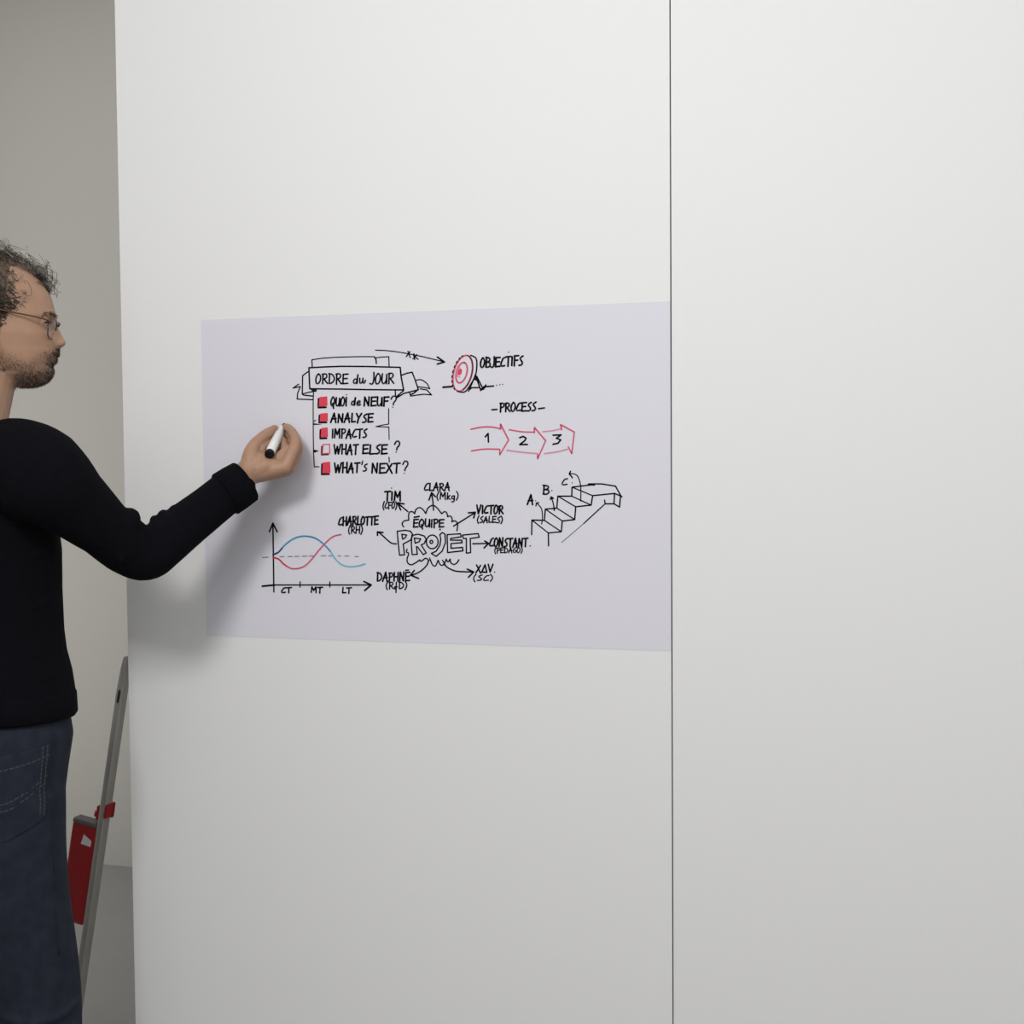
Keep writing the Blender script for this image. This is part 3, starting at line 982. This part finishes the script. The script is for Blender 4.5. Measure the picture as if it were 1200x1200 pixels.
# lashes along the upper lids
for s in (-1, 1):
    la = MB()
    for az in np.linspace(-60, 62, 46):
        e = math.radians(31 * math.cos(math.radians(az * .96)) - 9)
        a = math.radians(az * s)
        c_, s_n = math.cos(a), math.sin(a)
        p0 = HL(.0725 + .0138 * math.cos(e) * c_, s * .030 + .0138 * math.cos(e) * s_n, -.004 + .0138 * math.sin(e))
        p1 = HL(.0725 + .0185 * math.cos(e) * c_, s * .030 + .0185 * math.cos(e) * s_n, -.004 + .0138 * math.sin(e) - .0022)
        p2 = HL(.0725 + .0215 * math.cos(e) * c_, s * .030 + .0215 * math.cos(e) * s_n, -.004 + .0138 * math.sin(e) - .0012)
        la.tube(np.array([p0, p1, p2]), [.0005, .0004, .00015], 4)
    la.build('eyelashes', M_hairD, root, True)

# --- hair: a close dark under layer and long loose curls
hb = MB()


def scalp_pt(az, el):
    """direction az (0 = forward, 90 = right side) and el on the skull"""
    x = math.cos(el) * math.cos(az); y = math.cos(el) * math.sin(az); z = math.sin(el)
    p = np.array([-.010 + (.094 if x > 0 else .092) * x, .077 * y, .030 + .092 * z])
    n = np.array([x / .092, y / .077, z / .09]); n /= np.linalg.norm(n)
    return p, n


def hair_ok(p):
    f, l, z = p
    if f > .028:
        top = np.interp(f, [.028, .035, .056, .07, .088], [.092, .089, .080, .069, .050])
        patch = f < .055 and .024 < z < .052 and random.random() < .45 * (1 - (f - .028) / .027)
        return z > top - .10 * max(0, .03 - abs(l)) or patch
    return z > np.interp(f, [-.12, -.06, -.02, .0, .015, .028], [-.055, -.05, -.02, -.02, .01, .026])


def strand(p, n, length, rad, curl, turns, drift, mi, base):
    m = 9
    t = np.linspace(0, 1, m)
    d = n + drift; d /= np.linalg.norm(d)
    u = np.cross(d, np.array([0.3, 0.8, 0.5])); u /= np.linalg.norm(u)
    v = np.cross(d, u)
    ph = random.uniform(0, 2 * PI)
    sg_ = random.choice((-1, 1))
    rr = curl * np.minimum(1, t * 2.2)
    bend = random.uniform(-.4, .4)
    pts = p + d * (length * t)[:, None] + (rr * np.cos(ph + sg_ * 2 * PI * turns * t) - curl * math.cos(ph) * 0)[:, None] * u + (rr * np.sin(ph + sg_ * 2 * PI * turns * t))[:, None] * v + (bend * length * t * t)[:, None] * u
    w = HL(pts[:, 0], pts[:, 1], pts[:, 2])
    hb.tube(w, rad * (1 - .55 * t), 4, mi)


cnt = 0
while cnt < 8000:                                            # under layer, lying close
    az, el = random.uniform(-PI, PI), math.asin(random.uniform(-.75, 1))
    p, n = scalp_pt(az, el)
    if not hair_ok(p):
        continue
    g = np.array([random.uniform(.1, .9), random.uniform(-.5, .5), random.uniform(-.6, .1)])
    g = g - n * (g @ n)
    strand(p - n * .001, n * .25, random.uniform(.008, .017), .00075, .0022, random.uniform(.4, 1.0), g / np.linalg.norm(g), 2 if random.random() < .8 else 0, p)
    cnt += 1


def lock(p, n, length, curl, turns, drift, mi, count):
    m = 30
    t = np.linspace(0, 1, m)
    d = n + drift; d /= np.linalg.norm(d)
    u = np.cross(d, np.array([random.uniform(-.4, .4), 1.0, random.uniform(-.3, .3)])); u /= np.linalg.norm(u)
    v = np.cross(d, u)
    ph, sg_ = random.uniform(0, 2 * PI), random.choice((-1, 1))
    sq = random.uniform(.35, .8)
    for q_ in range(count):
        rr = curl * np.minimum(1, t * 2.5) * random.uniform(.82, 1.18)
        pj = ph + random.uniform(-.35, .35)
        a_ = pj + sg_ * 2 * PI * turns * t
        off = RNG.normal(0, .0012, 3)
        pts = p + off + d * (length * random.uniform(.85, 1.1) * t)[:, None] + (rr * np.cos(a_))[:, None] * u + (sq * rr * np.sin(a_))[:, None] * v
        w = HL(pts[:, 0], pts[:, 1], pts[:, 2])
        hb.tube(w, .00058 * (1 - .4 * t), 4, mi)


cnt = 0
while cnt < 105:                                             # loose curls
    az, el = random.uniform(-PI, PI), math.asin(random.uniform(-.1, 1))
    p, n = scalp_pt(az, el)
    if not hair_ok(p) or p[2] < .05:
        continue
    lock(p, n, random.uniform(.012, .030), random.uniform(.009, .0165), random.uniform(.7, 1.3),
         np.array([random.uniform(.2, 1.0), random.uniform(-.4, .4), random.uniform(-.1, .35)]), random.choice((0, 0, 1, 1, 2)), random.choice((1, 2, 3)))
    cnt += 1
for i in range(30):                                          # the forelock that curls out over the forehead
    az, el = random.uniform(-.55, .75), math.radians(random.uniform(16, 50))
    p, n = scalp_pt(az, el)
    lock(p, n, random.uniform(.016, .034), random.uniform(.008, .0135), random.uniform(.7, 1.3),
         np.array([random.uniform(.3, 1.1), random.uniform(-.4, .4), random.uniform(.0, .6)]), random.choice((0, 1, 1)), random.choice((1, 2)))
hair = hb.build('hair', [M_hair, M_hair2, M_hairD], root, True)

# beard and eyebrows from short bristles that grow out of the face
bb_ = MB()
me = body.data
N = normals(me)
wgt = np.where(lf > 0, beard ** 1.5 * (.35 + sstep(-.065, -.10, lz) + 1.0 * sstep(.075, .085, lf)), 0)
pick = RNG.choice(len(co), 5200, p=wgt / wgt.sum())
Lb = RNG.uniform(.003, .0065, len(pick))


def bristles(mb, idx, L, lean, rad, mis):
    n = len(idx)
    p0 = co[idx] - N[idx] * .0008
    d = N[idx] * .55 + lean + RNG.normal(0, .28, (n, 3))
    d /= np.linalg.norm(d, axis=1)[:, None]
    u = np.cross(d, RNG.normal(0, 1, (n, 3))); u /= np.linalg.norm(u, axis=1)[:, None]
    v = np.cross(d, u)
    V = np.stack([p0 + u * rad, p0 - .5 * u * rad + .87 * v * rad, p0 - .5 * u * rad - .87 * v * rad, p0 + d * L[:, None]], 1).reshape(-1, 3)
    o = mb.n
    mb.v.append(V)
    for i in range(n):
        a = o + 4 * i
        mb.f += [(a, a + 1, a + 3), (a + 1, a + 2, a + 3), (a + 2, a, a + 3)]
        mb.mi += [int(mis[i])] * 3
    mb.n += len(V)


bristles(bb_, pick, Lb, np.array([0, 0, -.75]) + .25 * hf, .00042, RNG.choice([0, 0, 0, 0, 1, 2, 2], len(pick)))
stache = np.where((lf > .088) & (np.abs(ll) < .03) & (lz < -.0445) & (lz > -.056) & (head > .9))[0]
pk = RNG.choice(stache, 700)
bristles(bb_, pk, RNG.uniform(.004, .007, 700), np.array([0, 0, -1.3]), .00045, RNG.choice([0, 2, 0], 700))
bb_.build('beard', [M_beard, M_hair2, M_hairD], root, False)
for s in (-1, 1):
    eb = MB()
    yb_ = s * ll
    m = np.where((lf > .06) & (yb_ > .011) & (yb_ < .046) & (np.abs(lz - (.0095 + .004 * np.sin((yb_ - .01) / .04 * PI))) < .0035))[0]
    pk = RNG.choice(m, 260)
    bristles(eb, pk, RNG.uniform(.003, .006, 260), .9 * s * hr + .1 * Zm, .0004, RNG.choice([0, 0, 1], 260))
    eb.build('eyebrow', [M_beard, M_hairD], root, False)

# --- sweater
s_ = MB()
SW = [(1.018, .170, .122, -.004, 0), (1.045, .175, .126, -.002, 0), (1.08, .170, .123, 0, 0), (1.115, .162, .119, 0, 0), (1.15, .158, .117, .002, 0), (1.22, .160, .118, .003, 0),
      (1.29, .170, .121, 0, 0), (1.35, .176, .118, -.006, 0), (1.40, .166, .106, -.013, 0), (1.435, .13, .088, -.016, 0), (1.462, .09, .072, -.016, 0)]
torso_rings(s_, SW)
s_.tube([NB - Zm * .03, NB * .8 + NTOP * .2, NB * .55 + NTOP * .45], [.088, .074, .066], 24)
nd0 = (NTOP - NB) / np.linalg.norm(NTOP - NB)
s_.tube([NB + nd0 * .055, BL_(NB, -.008, .075) + nd0 * .012, P(14, 547, 2.585)], [.052, .058, .062], 20, round_ends=True)
s_.tube([NB + nd0 * .055, BL_(NB, -.008, -.075) + nd0 * .012, LSH - Zm * .004], [.052, .058, .064], 20, round_ends=True)
s_.ball(BL_(NB, -.045, 0) - Zm * .045, (.075, .075, .07), 14)


def armtube(mb, path, n=26):
    c = np.array([p for p, r in path])
    r = np.array([r for p, r in path])
    k_ = 6
    cc = smooth_poly(c, k_)
    rr = np.interp(np.linspace(0, len(r) - 1, len(cc)), range(len(r)), r)
    mb.tube(cc, rr, n, round_ends=True)


CUFF0 = P(268, 571, 2.743)
CUFF1 = P(288, 562, 2.757)
armtube(s_, [(BL_(CH, -.005, .05), .078), (P(18, 549, 2.575), .085), (P(50, 560, 2.535), .081), (P(86, 588.5, 2.565), .0620), (P(122, 619, 2.605), .0500), (P(150, 641, 2.640), .0490), (P(171, 651, 2.657), .0435),
             (P(191, 637, 2.675), .0430), (P(215, 617.5, 2.700), .0410), (P(244, 595, 2.724), .0385), (P(268, 576, 2.745), .0375), (P(277, 571, 2.750), .035)])
armtube(s_, [(BL_(CH, 0, -.05), .075), (LSH, .075), (.5 * (LSH + LEL), .062), (LEL, .055), (.5 * (LEL + LWR), .05), (.15 * LEL + .85 * LWR, .04)])
# folds bunched in the crook of the elbow and along the sleeve
FOLD = [((150.5, 606.5, 2.640), (152, 612, 2.605), (142, 655, 2.590), .0182), ((136, 597, 2.62), (136, 612, 2.575), (118, 640, 2.565), .012), ((164, 621, 2.655), (168, 634, 2.625), (166, 665, 2.620), .0085),
        ((181.5, 609.5, 2.668), (187, 624, 2.642), (188, 653, 2.638), .0095), ((191.5, 604, 2.680), (199, 619, 2.654), (204, 645, 2.655), .0110), ((204, 597.5, 2.692), (214, 611, 2.670), (221, 634, 2.672), .0095), ((219, 588.5, 2.705), (228, 602, 2.685), (236, 620, 2.685), .0075),
        ((108, 566, 2.60), (112, 586, 2.552), (98, 622, 2.545), .011), ((232, 581, 2.720), (240, 592, 2.70), (248, 606, 2.705), .0065), ((80, 534, 2.58), (82, 560, 2.51), (66, 600, 2.51), .012)]
for a, c, d, r in FOLD:
    pts = smooth_poly([P(*a), P(*c), P(*d)], 6)
    s_.tube(pts, np.concatenate([np.linspace(r, r, len(pts) // 2), np.linspace(r, r * .4, len(pts) - len(pts) // 2)]), 10, round_ends=True)
# soft folds across the side of the torso
for z0, z1, am in ((1.09, 1.13, .009), (1.14, 1.22, .009), (1.22, 1.31, .010), (1.06, 1.085, .007)):
    pts = []
    for t in np.linspace(-100, 35, 10):
        zz = z0 + (z1 - z0) * (t + 100) / 135
        a = math.radians(t)
        hw = np.interp(zz, [r[0] for r in SW], [r[1] for r in SW]); hd = np.interp(zz, [r[0] for r in SW], [r[2] for r in SW])
        pts.append(BL_(pr(zz), (hd - am * .55) * math.sin(a), (hw - am * .55) * math.cos(a), zz))
    s_.tube(np.array(pts), am, 10, round_ends=True)
sw = s_.build('sweater', M_knit, root)
remesh(sw, 0.0034, 3, 0.5)
# hem band, cuffs and collar
hm = MB()
t = np.linspace(0, 2 * PI, 64, endpoint=False)
rr = []
for z, g in ((1.004, -.004), (1.002, .001), (1.008, .005), (1.041, .0055), (1.048, .002), (1.048, -.006)):
    x = (.1225 + g) * np.sign(np.sin(t)) * np.abs(np.sin(t)) ** .85 - .003
    y = (.172 + g) * np.sign(np.cos(t)) * np.abs(np.cos(t)) ** .85
    r3 = pr(z) + x[:, None] * bf + y[:, None] * br
    r3[:, 2] = z + .012 * np.sin(t) * 0
    rr.append(r3)
hm.rings(rr)
hem = hm.build('hem_band', M_rib, sw, True)


def cuff(c0, c1, r0, r1, name):
    m = MB()
    ax = c1 - c0
    L_ = np.linalg.norm(ax); ax /= L_
    u = np.cross(ax, Zm); u /= np.linalg.norm(u)
    v = np.cross(u, ax)
    a = np.linspace(0, 2 * PI, 96, endpoint=False)
    rib = .0007 * (np.arange(96) % 3 == 0)
    rg = []
    for tt, g in ((-.02, -.006), (.0, .000), (.06, .0022), (.5, .003), (.94, .0025), (1.0, .0), (1.0, -.004), (.55, -.0065)):
        r = r0 + (r1 - r0) * tt + g
        rg.append(c0 + ax * L_ * tt + (r - rib)[:, None] * (np.cos(a)[:, None] * u + np.sin(a)[:, None] * v))
    m.rings(rg, cap=False)
    return m.build(name, M_rib, sw, True)


cuff(P(263, 580, 2.741), P(288.5, 563.5, 2.757), .0400, .0372, 'cuff')
cuff(.22 * LEL + .78 * LWR, .04 * LEL + .96 * LWR, .041, .036, 'cuff')
cl = MB()
rg = []
nd = NTOP - NB; nd /= np.linalg.norm(nd)
nu = np.cross(nd, bf); nu /= np.linalg.norm(nu); nv = np.cross(nu, nd)
a = np.linspace(0, 2 * PI, 60, endpoint=False)
for h, r in ((.058, .0665), (.062, .0715), (.072, .0715), (.092, .0675), (.095, .0645), (.091, .0620), (.060, .0625)):
    rg.append(NB + nd * h + r * (np.cos(a)[:, None] * nu + np.sin(a)[:, None] * nv))
cl.rings(rg, cap=False)
cl.build('collar', M_rib, sw, True)

# --- jeans
j = MB()
JT = [(.80, .140, .098, -.018, 0), (.86, .158, .113, -.018, 0), (.91, .163, .116, -.014, 0), (.97, .170, .119, -.006, 0), (1.04, .162, .112, -.004, 0)]
torso_rings(j, JT)
for s in (-1, 1):
    hip = BL_(PEL, -.014, s * .072, .87)
    thi = BL_(PEL, -.010, s * .078, .72)
    knee = BL_(PEL, .014, s * .098, .48)
    cal = BL_(PEL, -.018, s * .108, .28)
    ank = BL_(PEL, -.024, s * .115, .055)
    armtube(j, [(hip, .093), (thi, .087), (knee, .074), (cal, .070), (ank, .064)])
    for zz in (.46, .50, .12, .09):
        f_ = np.interp(zz, [.055, .28, .48], [-.024, -.018, .014]); r_ = np.interp(zz, [.055, .28, .48], [.115, .108, .098])
        R0 = np.interp(zz, [.055, .28, .48, .72], [.064, .070, .074, .083])
        pts = [BL_(PEL, f_ + R0 * math.sin(t_), s * r_ + R0 * math.cos(t_), zz + .01 * math.sin(2 * t_)) for t_ in np.linspace(2.4, 6.6, 12)]
        j.tube(np.array(pts), .007, 8, round_ends=True)
jeans = j.build('jeans', M_denim, root)
remesh(jeans, 0.0045, 5, 0.5)


# stitched back pockets, laid on the seat of the jeans
from mathutils.bvhtree import BVHTree
dgm = jeans.data
bvh = BVHTree.FromPolygons([tuple(c) for c in coords(dgm)], [tuple(p.vertices) for p in dgm.polygons])


def onjeans(phi, z, off=.0012):
    c = pr(z); c = np.array([c[0], c[1], z])
    d = math.cos(phi) * br + math.sin(phi) * bf
    hit = bvh.ray_cast(Vector(c + d * .4), Vector(-d), .4)
    p = np.array(hit[0]) if hit[0] is not None else c + d * .15
    return p + d * off


for s in (1, -1):
    pk_ = MB()
    W_, Hn = 73, 73
    ph0, ph1 = math.radians(-2), math.radians(-60)
    grid = []
    for i in range(Hn):
        v = i / (Hn - 1)
        for k2 in range(W_):
            u = k2 / (W_ - 1)
            mid = 1 - abs(2 * u - 1)
            z = .968 - .026 * u - v * (.125 + .022 * mid)
            ph = ph0 + (ph1 - ph0) * (u * (1 - .12 * v) + .06 * v)
            if s < 0:
                ph = PI - ph
            grid.append(onjeans(ph, z, .0022 - .0012 * (min(u, v, 1 - u, 1 - v) < .012)))
    for i in range(Hn - 1):
        for k2 in range(W_ - 1):
            u, v = (k2 + .5) / (W_ - 1), (i + .5) / (Hn - 1)
            e_ = min(u, 1 - u, 1 - v)
            th_ = .04 < e_ < .054 or .10 < e_ < .114 or .05 < v < .064 or .15 < v < .164
            c_ = .42 + .13 * math.sin(PI * u) * (1 if abs(u - .5) < .5 else 0)
            th_ = th_ or abs(v - c_) < .008 or abs(v - c_ - .08) < .008
            dash = (i % 4 != 0) and (k2 % 4 != 0)
            pk_.add([], [], 0) if False else None
            pk_.f.append((i * W_ + k2, i * W_ + k2 + 1, (i + 1) * W_ + k2 + 1, (i + 1) * W_ + k2))
            pk_.mi.append(1 if th_ and dash else 0)
    pk_.v.append(np.array(grid)); pk_.n = len(grid)
    tag(pk_.build('back_pocket', [M_denim, M_thread], jeans, True), 'back pocket edged with pale stitching')
for s in (0, PI):
    se = MB()
    pts = [onjeans(s, z, .0006) for z in np.linspace(1.03, .60, 30)]
    se.tube(np.array(pts), .0014, 6)
    se.build('side_seam', M_thread if False else M_denim, jeans, True)
for s in (-1, 1):
    sh = MB()
    ank = FEET[s]
    base = np.array([ank[0], ank[1], 0.0])
    rings_, rings2 = [], []
    tt = np.linspace(0, 2 * PI, 32, endpoint=False)

    def foot_ring(z, lf0, lf1, w):
        c = (lf0 + lf1) / 2; h = (lf1 - lf0) / 2
        x = c + h * np.sign(np.cos(tt)) * np.abs(np.cos(tt)) ** .8
        y = w * np.sign(np.sin(tt)) * np.abs(np.sin(tt)) ** .8 * (1 + .12 * np.cos(tt)) + s * .012 * (x + .05)
        r3 = base + x[:, None] * bf + y[:, None] * br
        r3[:, 2] = z
        return r3
    for z, a0, a1, w in ((.022, -.076, .205, .048), (.045, -.076, .203, .047), (.062, -.075, .17, .044), (.08, -.072, .11, .040), (.105, -.065, .055, .037)):
        rings_.append(foot_ring(z, a0, a1, w))
    sh.rings(rings_)
    o = sh.build('shoe', M_shoe, root, True)
    so = MB()
    so.rings([foot_ring(.0, -.078, .206, .050), foot_ring(.006, -.080, .210, .052), foot_ring(.024, -.080, .210, .051)])
    so.build('sole', M_sole, o, False)

# ---------------------------------------------------------------- glasses
M_frame = mat('tortoise brown frame', (0.085, 0.036, 0.016), 0.3, 0.5, noise=(300, 0.5))
M_lens = bpy.data.materials.new('clear lens')
M_lens.use_nodes = True
nt = M_lens.node_tree
nt.nodes.clear()
out = nt.nodes.new('ShaderNodeOutputMaterial')
tr = nt.nodes.new('ShaderNodeBsdfTransparent')
tr.inputs[0].default_value = (.95, .95, .95, 1)
gl = nt.nodes.new('ShaderNodeBsdfGlossy')
gl.inputs['Roughness'].default_value = 0.03
mx = nt.nodes.new('ShaderNodeMixShader')
mx.inputs[0].default_value = 0.06
nt.links.new(tr.outputs[0], mx.inputs[1]); nt.links.new(gl.outputs[0], mx.inputs[2]); nt.links.new(mx.outputs[0], out.inputs[0])
gla = empty('eyeglasses', tuple(HL(.10, 0, 0)))
tag(gla, 'thin brown framed eyeglasses worn by the bearded person', 'glasses')
GX = .0975
fr = MB()
for s in (-1, 1):
    loop = [HL(GX - .010 * (abs(y) / .06) ** 2 + z * .22, y, z) for y, z in
            [(s * (.033 + .0225 * np.sign(math.cos(t)) * abs(math.cos(t)) ** .8), -.0135 + .0165 * np.sign(math.sin(t)) * abs(math.sin(t)) ** .8) for t in np.linspace(0, 2 * PI, 28)]]
    fr.tube(np.array(loop), .0013, 8, cap=False)
br_ = [HL(GX - .001 + .004 * math.cos(a_), .0115 * math.sin(a_), -.006 + .005 * math.cos(a_)) for a_ in np.linspace(-PI / 2, PI / 2, 9)]
fr.tube(np.array(br_), .0014, 8)
fr.build('rim', M_frame, gla, True)
for s in (-1, 1):
    ln = MB()
    c = HL(GX - .003 - .006 * .12, s * .033, -.006)
    loop = [HL(GX - .010 * (abs(y) / .06) ** 2 + z * .22, y, z) for y, z in
            [(s * (.033 + .0218 * np.sign(math.cos(t)) * abs(math.cos(t)) ** .8), -.0135 + .0158 * np.sign(math.sin(t)) * abs(math.sin(t)) ** .8) for t in np.linspace(0, 2 * PI, 28, endpoint=False)]]
    ln.rings([np.array(loop), np.array(loop) + hf * .001])
    ln.build('lens', M_lens, gla)
    tm = MB()
    tp = smooth_poly([HL(GX - .009, s * .055, -.001), HL(GX - .013, s * .063, .0005), HL(GX - .03, s * .0705, .005), HL(.03, s * .0765, .012), HL(-.012, s * .0815, .019), HL(-.03, s * .082, .006), HL(-.042, s * .079, -.014)], 5)
    tm.tube(tp, .0014, 8, round_ends=True)
    tm.build('temple_arm', M_frame, gla, True)

# ---------------------------------------------------------------- marker pen
M_pen = mat('white pen plastic', (0.78, 0.78, 0.77), 0.35, 0.5)
M_cap = mat('black pen plastic', (0.006, 0.006, 0.007), 0.4, 0.2)
M_nib = mat('black felt', (0.01, 0.01, 0.012), 0.9, 0.1)
pen = empty('marker_pen', tuple(END))
tag(pen, 'white whiteboard marker with black end plug held in the writing hand', 'marker')


def A(t):
    return END + pax * t


m = MB()
m.tube([A(.007), A(.0075), A(.05), A(PL - .050), A(PL - .044), A(PL - .022), A(PL - .014)], [.0082, .0086, .0088, .0086, .0078, .0052, .0042], 28)
m.build('barrel', M_pen, pen, True)
m = MB()
m.tube([A(.0), A(.0008), A(.003), A(.0072)], [.0068, .0080, .0086, .0087], 28)
m.build('end_plug', M_cap, pen, True)
m = MB()
m.tube([A(PL - .016), A(PL - .005), A(PL - .0006)], [.0034, .0030, .0018], 14)
m.build('nib', M_nib, pen, True)

# ---------------------------------------------------------------- rail with red box, leaning at the end of the white wall
M_alu = mat('brushed grey metal', (0.36, 0.35, 0.32), 0.5, 0.4, metal=0.15, noise=(20, 0.08))
M_alud = mat('dark slot', (0.02, 0.02, 0.02), 0.7, 0.2)
M_redp = mat('red plastic', (0.36, 0.012, 0.015), 0.4, 0.4)
M_dgrey = mat('dark grey plastic', (0.13, 0.13, 0.125), 0.5, 0.35)
M_emb = mat('white print', (0.75, 0.75, 0.74), 0.5, 0.3)
YR = 0.012
top = onwall(149.0, 769, YR)
low = onwall(118.6, 983, YR)
rax = low - top; rax[1] = 0
rax /= np.linalg.norm(rax)
tools = top
foot = top + rax * ((0.012 - top[2]) / rax[2])
LR = np.linalg.norm(foot - top)
rside = np.array([-rax[2], 0, rax[0]]); rside *= np.sign(rside[0])
ry = np.array([0, 1.0, 0])
rail_root = empty('metal_rail', (float(foot[0]), YR, 0.0))
tag(rail_root, 'slim grey metal rail with red box, leaning against the white wall edge', 'tool')


def RL(v):
    v = np.asarray(v, float)
    return top + v[:, [0]] * rax + v[:, [1]] * rside + v[:, [2]] * ry


rm = MB()
wv = .0148
# a flat profile whose tip is cut on a slant, dished along its face
prof = [(0, .0005), (.006, .0020), (.040, .0052), (.075, .0058), (LR, .0058)]
L_edge = [(0, -.0010), (.010, -.0032), (.035, -.0055), (.075, -.0070), (LR, -.0070)]
ts = [0, .003, .012, .03, .05, .08, .5, LR]
ra = []
for t_ in ts:
    r_ = np.interp(t_, [a_[0] for a_ in prof], [a_[1] for a_ in prof])
    l_ = np.interp(t_, [a_[0] for a_ in L_edge], [a_[1] for a_ in L_edge])
    ra.append(RL([(t_, l_, -.006), (t_, l_ + .0012, -.012), (t_, l_ + .003, -.010), (t_, r_ - .003, -.010), (t_, r_ - .0012, -.012), (t_, r_, -.006), (t_, r_, .012), (t_, l_, .012)]))
rm.rings(ra)
rail = rm.build('rail', M_alu, rail_root)
sl = MB()
sv = []
for y in (-.0128, -.0095):
    for t_, w0, w1 in ((.066, .0004, .0018), (.070, -.0008, .0024), (.088, -.0014, .0018), (.092, -.0010, .0004)):
        sv.append(((t_, w0, y), (t_, w1, y)))
poly = [p for p, _ in sv[:4]] + [p for _, p in sv[:4]][::-1]
poly2 = [p for p, _ in sv[4:]] + [p for _, p in sv[4:]][::-1]
sl.rings([RL(poly), RL(poly2)])
sl.build('slot', M_alud, rail)
ft = MB()
ft.box((LR - .03, -.014, -.014), (LR + .0118, .0065, .015), M=RL)
ft.build('rubber_foot', M_dgrey, rail_root)


def RT_(px, py):      # rail coordinates of a photograph point
    p = onwall(px, py, YR) - top
    return p @ rax, p @ rside


cm = MB()
a0, _ = RT_(123, 941); a1, _ = RT_(121, 956)
cm.box((a0, -.013, .0125), (a1 + .004, .0095, .019), M=RL)
cm.box((a0, .0060, -.012), (a1, .0095, .019), M=RL)
cm.box((a0 + .006, -.0130, -.010), (a1 + .008, -.0074, .019), M=RL)
cm.build('clamp', M_redp, rail_root)
kn = MB()
t1, w1 = RT_(113.5, 952)
kn.tube(RL([(t1 - .012, -.0150, 0), (t1 - .010, -.0150, 0), (t1 - .004, -.0150, 0), (t1 - .003, -.0150, 0), (t1 + .005, -.0150, 0), (t1 + .007, -.0150, 0)]), [.0035, .0042, .0030, .0075, .0078, .0065], 18)
kn.build('clamp_knob', M_redp, rail_root, True)
# the box beside the rail, with rounded corners
bx0, bx1 = RT_(111.6, 960)[1] - .002, RT_(85.0, 984)[1] + .0005
tb = RT_(98, 959)[0]


def rbox(mb, t0, t1, w0, w1, d0, d1, r, mi=0):
    rg_ = []
    for t_, g in ((t0, -r * .8), (t0 + r * .3, -r * .3), (t0 + r, 0), (t1 - r, 0), (t1, -r * .6)):
        pts = []
        for cx, cy, aa in ((w1 - r, d1 - r, 0), (w0 + r, d1 - r, 90), (w0 + r, d0 + r, 180), (w1 - r, d0 + r, 270)):
            for a_ in (0, 30, 60, 90):
                q_ = math.radians(aa + a_)
                pts.append((t_, cx + (r + g) * math.cos(q_), cy + (r + g) * math.sin(q_)))
        rg_.append(RL(pts))
    mb.rings(rg_, mi)


wl, wr = min(bx0, bx1), max(bx0, bx1)
wr = -.0076
bxm = MB()
rbox(bxm, tb + .006, tb + .21, wl, wr, -.012, .014, .005)
rb = bxm.build('red_box', M_redp, rail_root, False)
lidm = MB()
rbox(lidm, tb - .002, tb + .011, wl - .0005, wr, -.0130, .015, .005)
lidm.build('lid', M_dgrey, rb)
em = MB()
e0 = RT_(102.5, 976); e1 = RT_(111, 984)
em.rings([RL([(e0[0], e0[1], y), (e0[0] + .020, e0[1] - .004, y), (e1[0] + .012, e1[1], y), (e1[0], e1[1] + .0005, y)]) for y in (-.0126, -.0119)])
em.build('emblem', M_emb, rb)
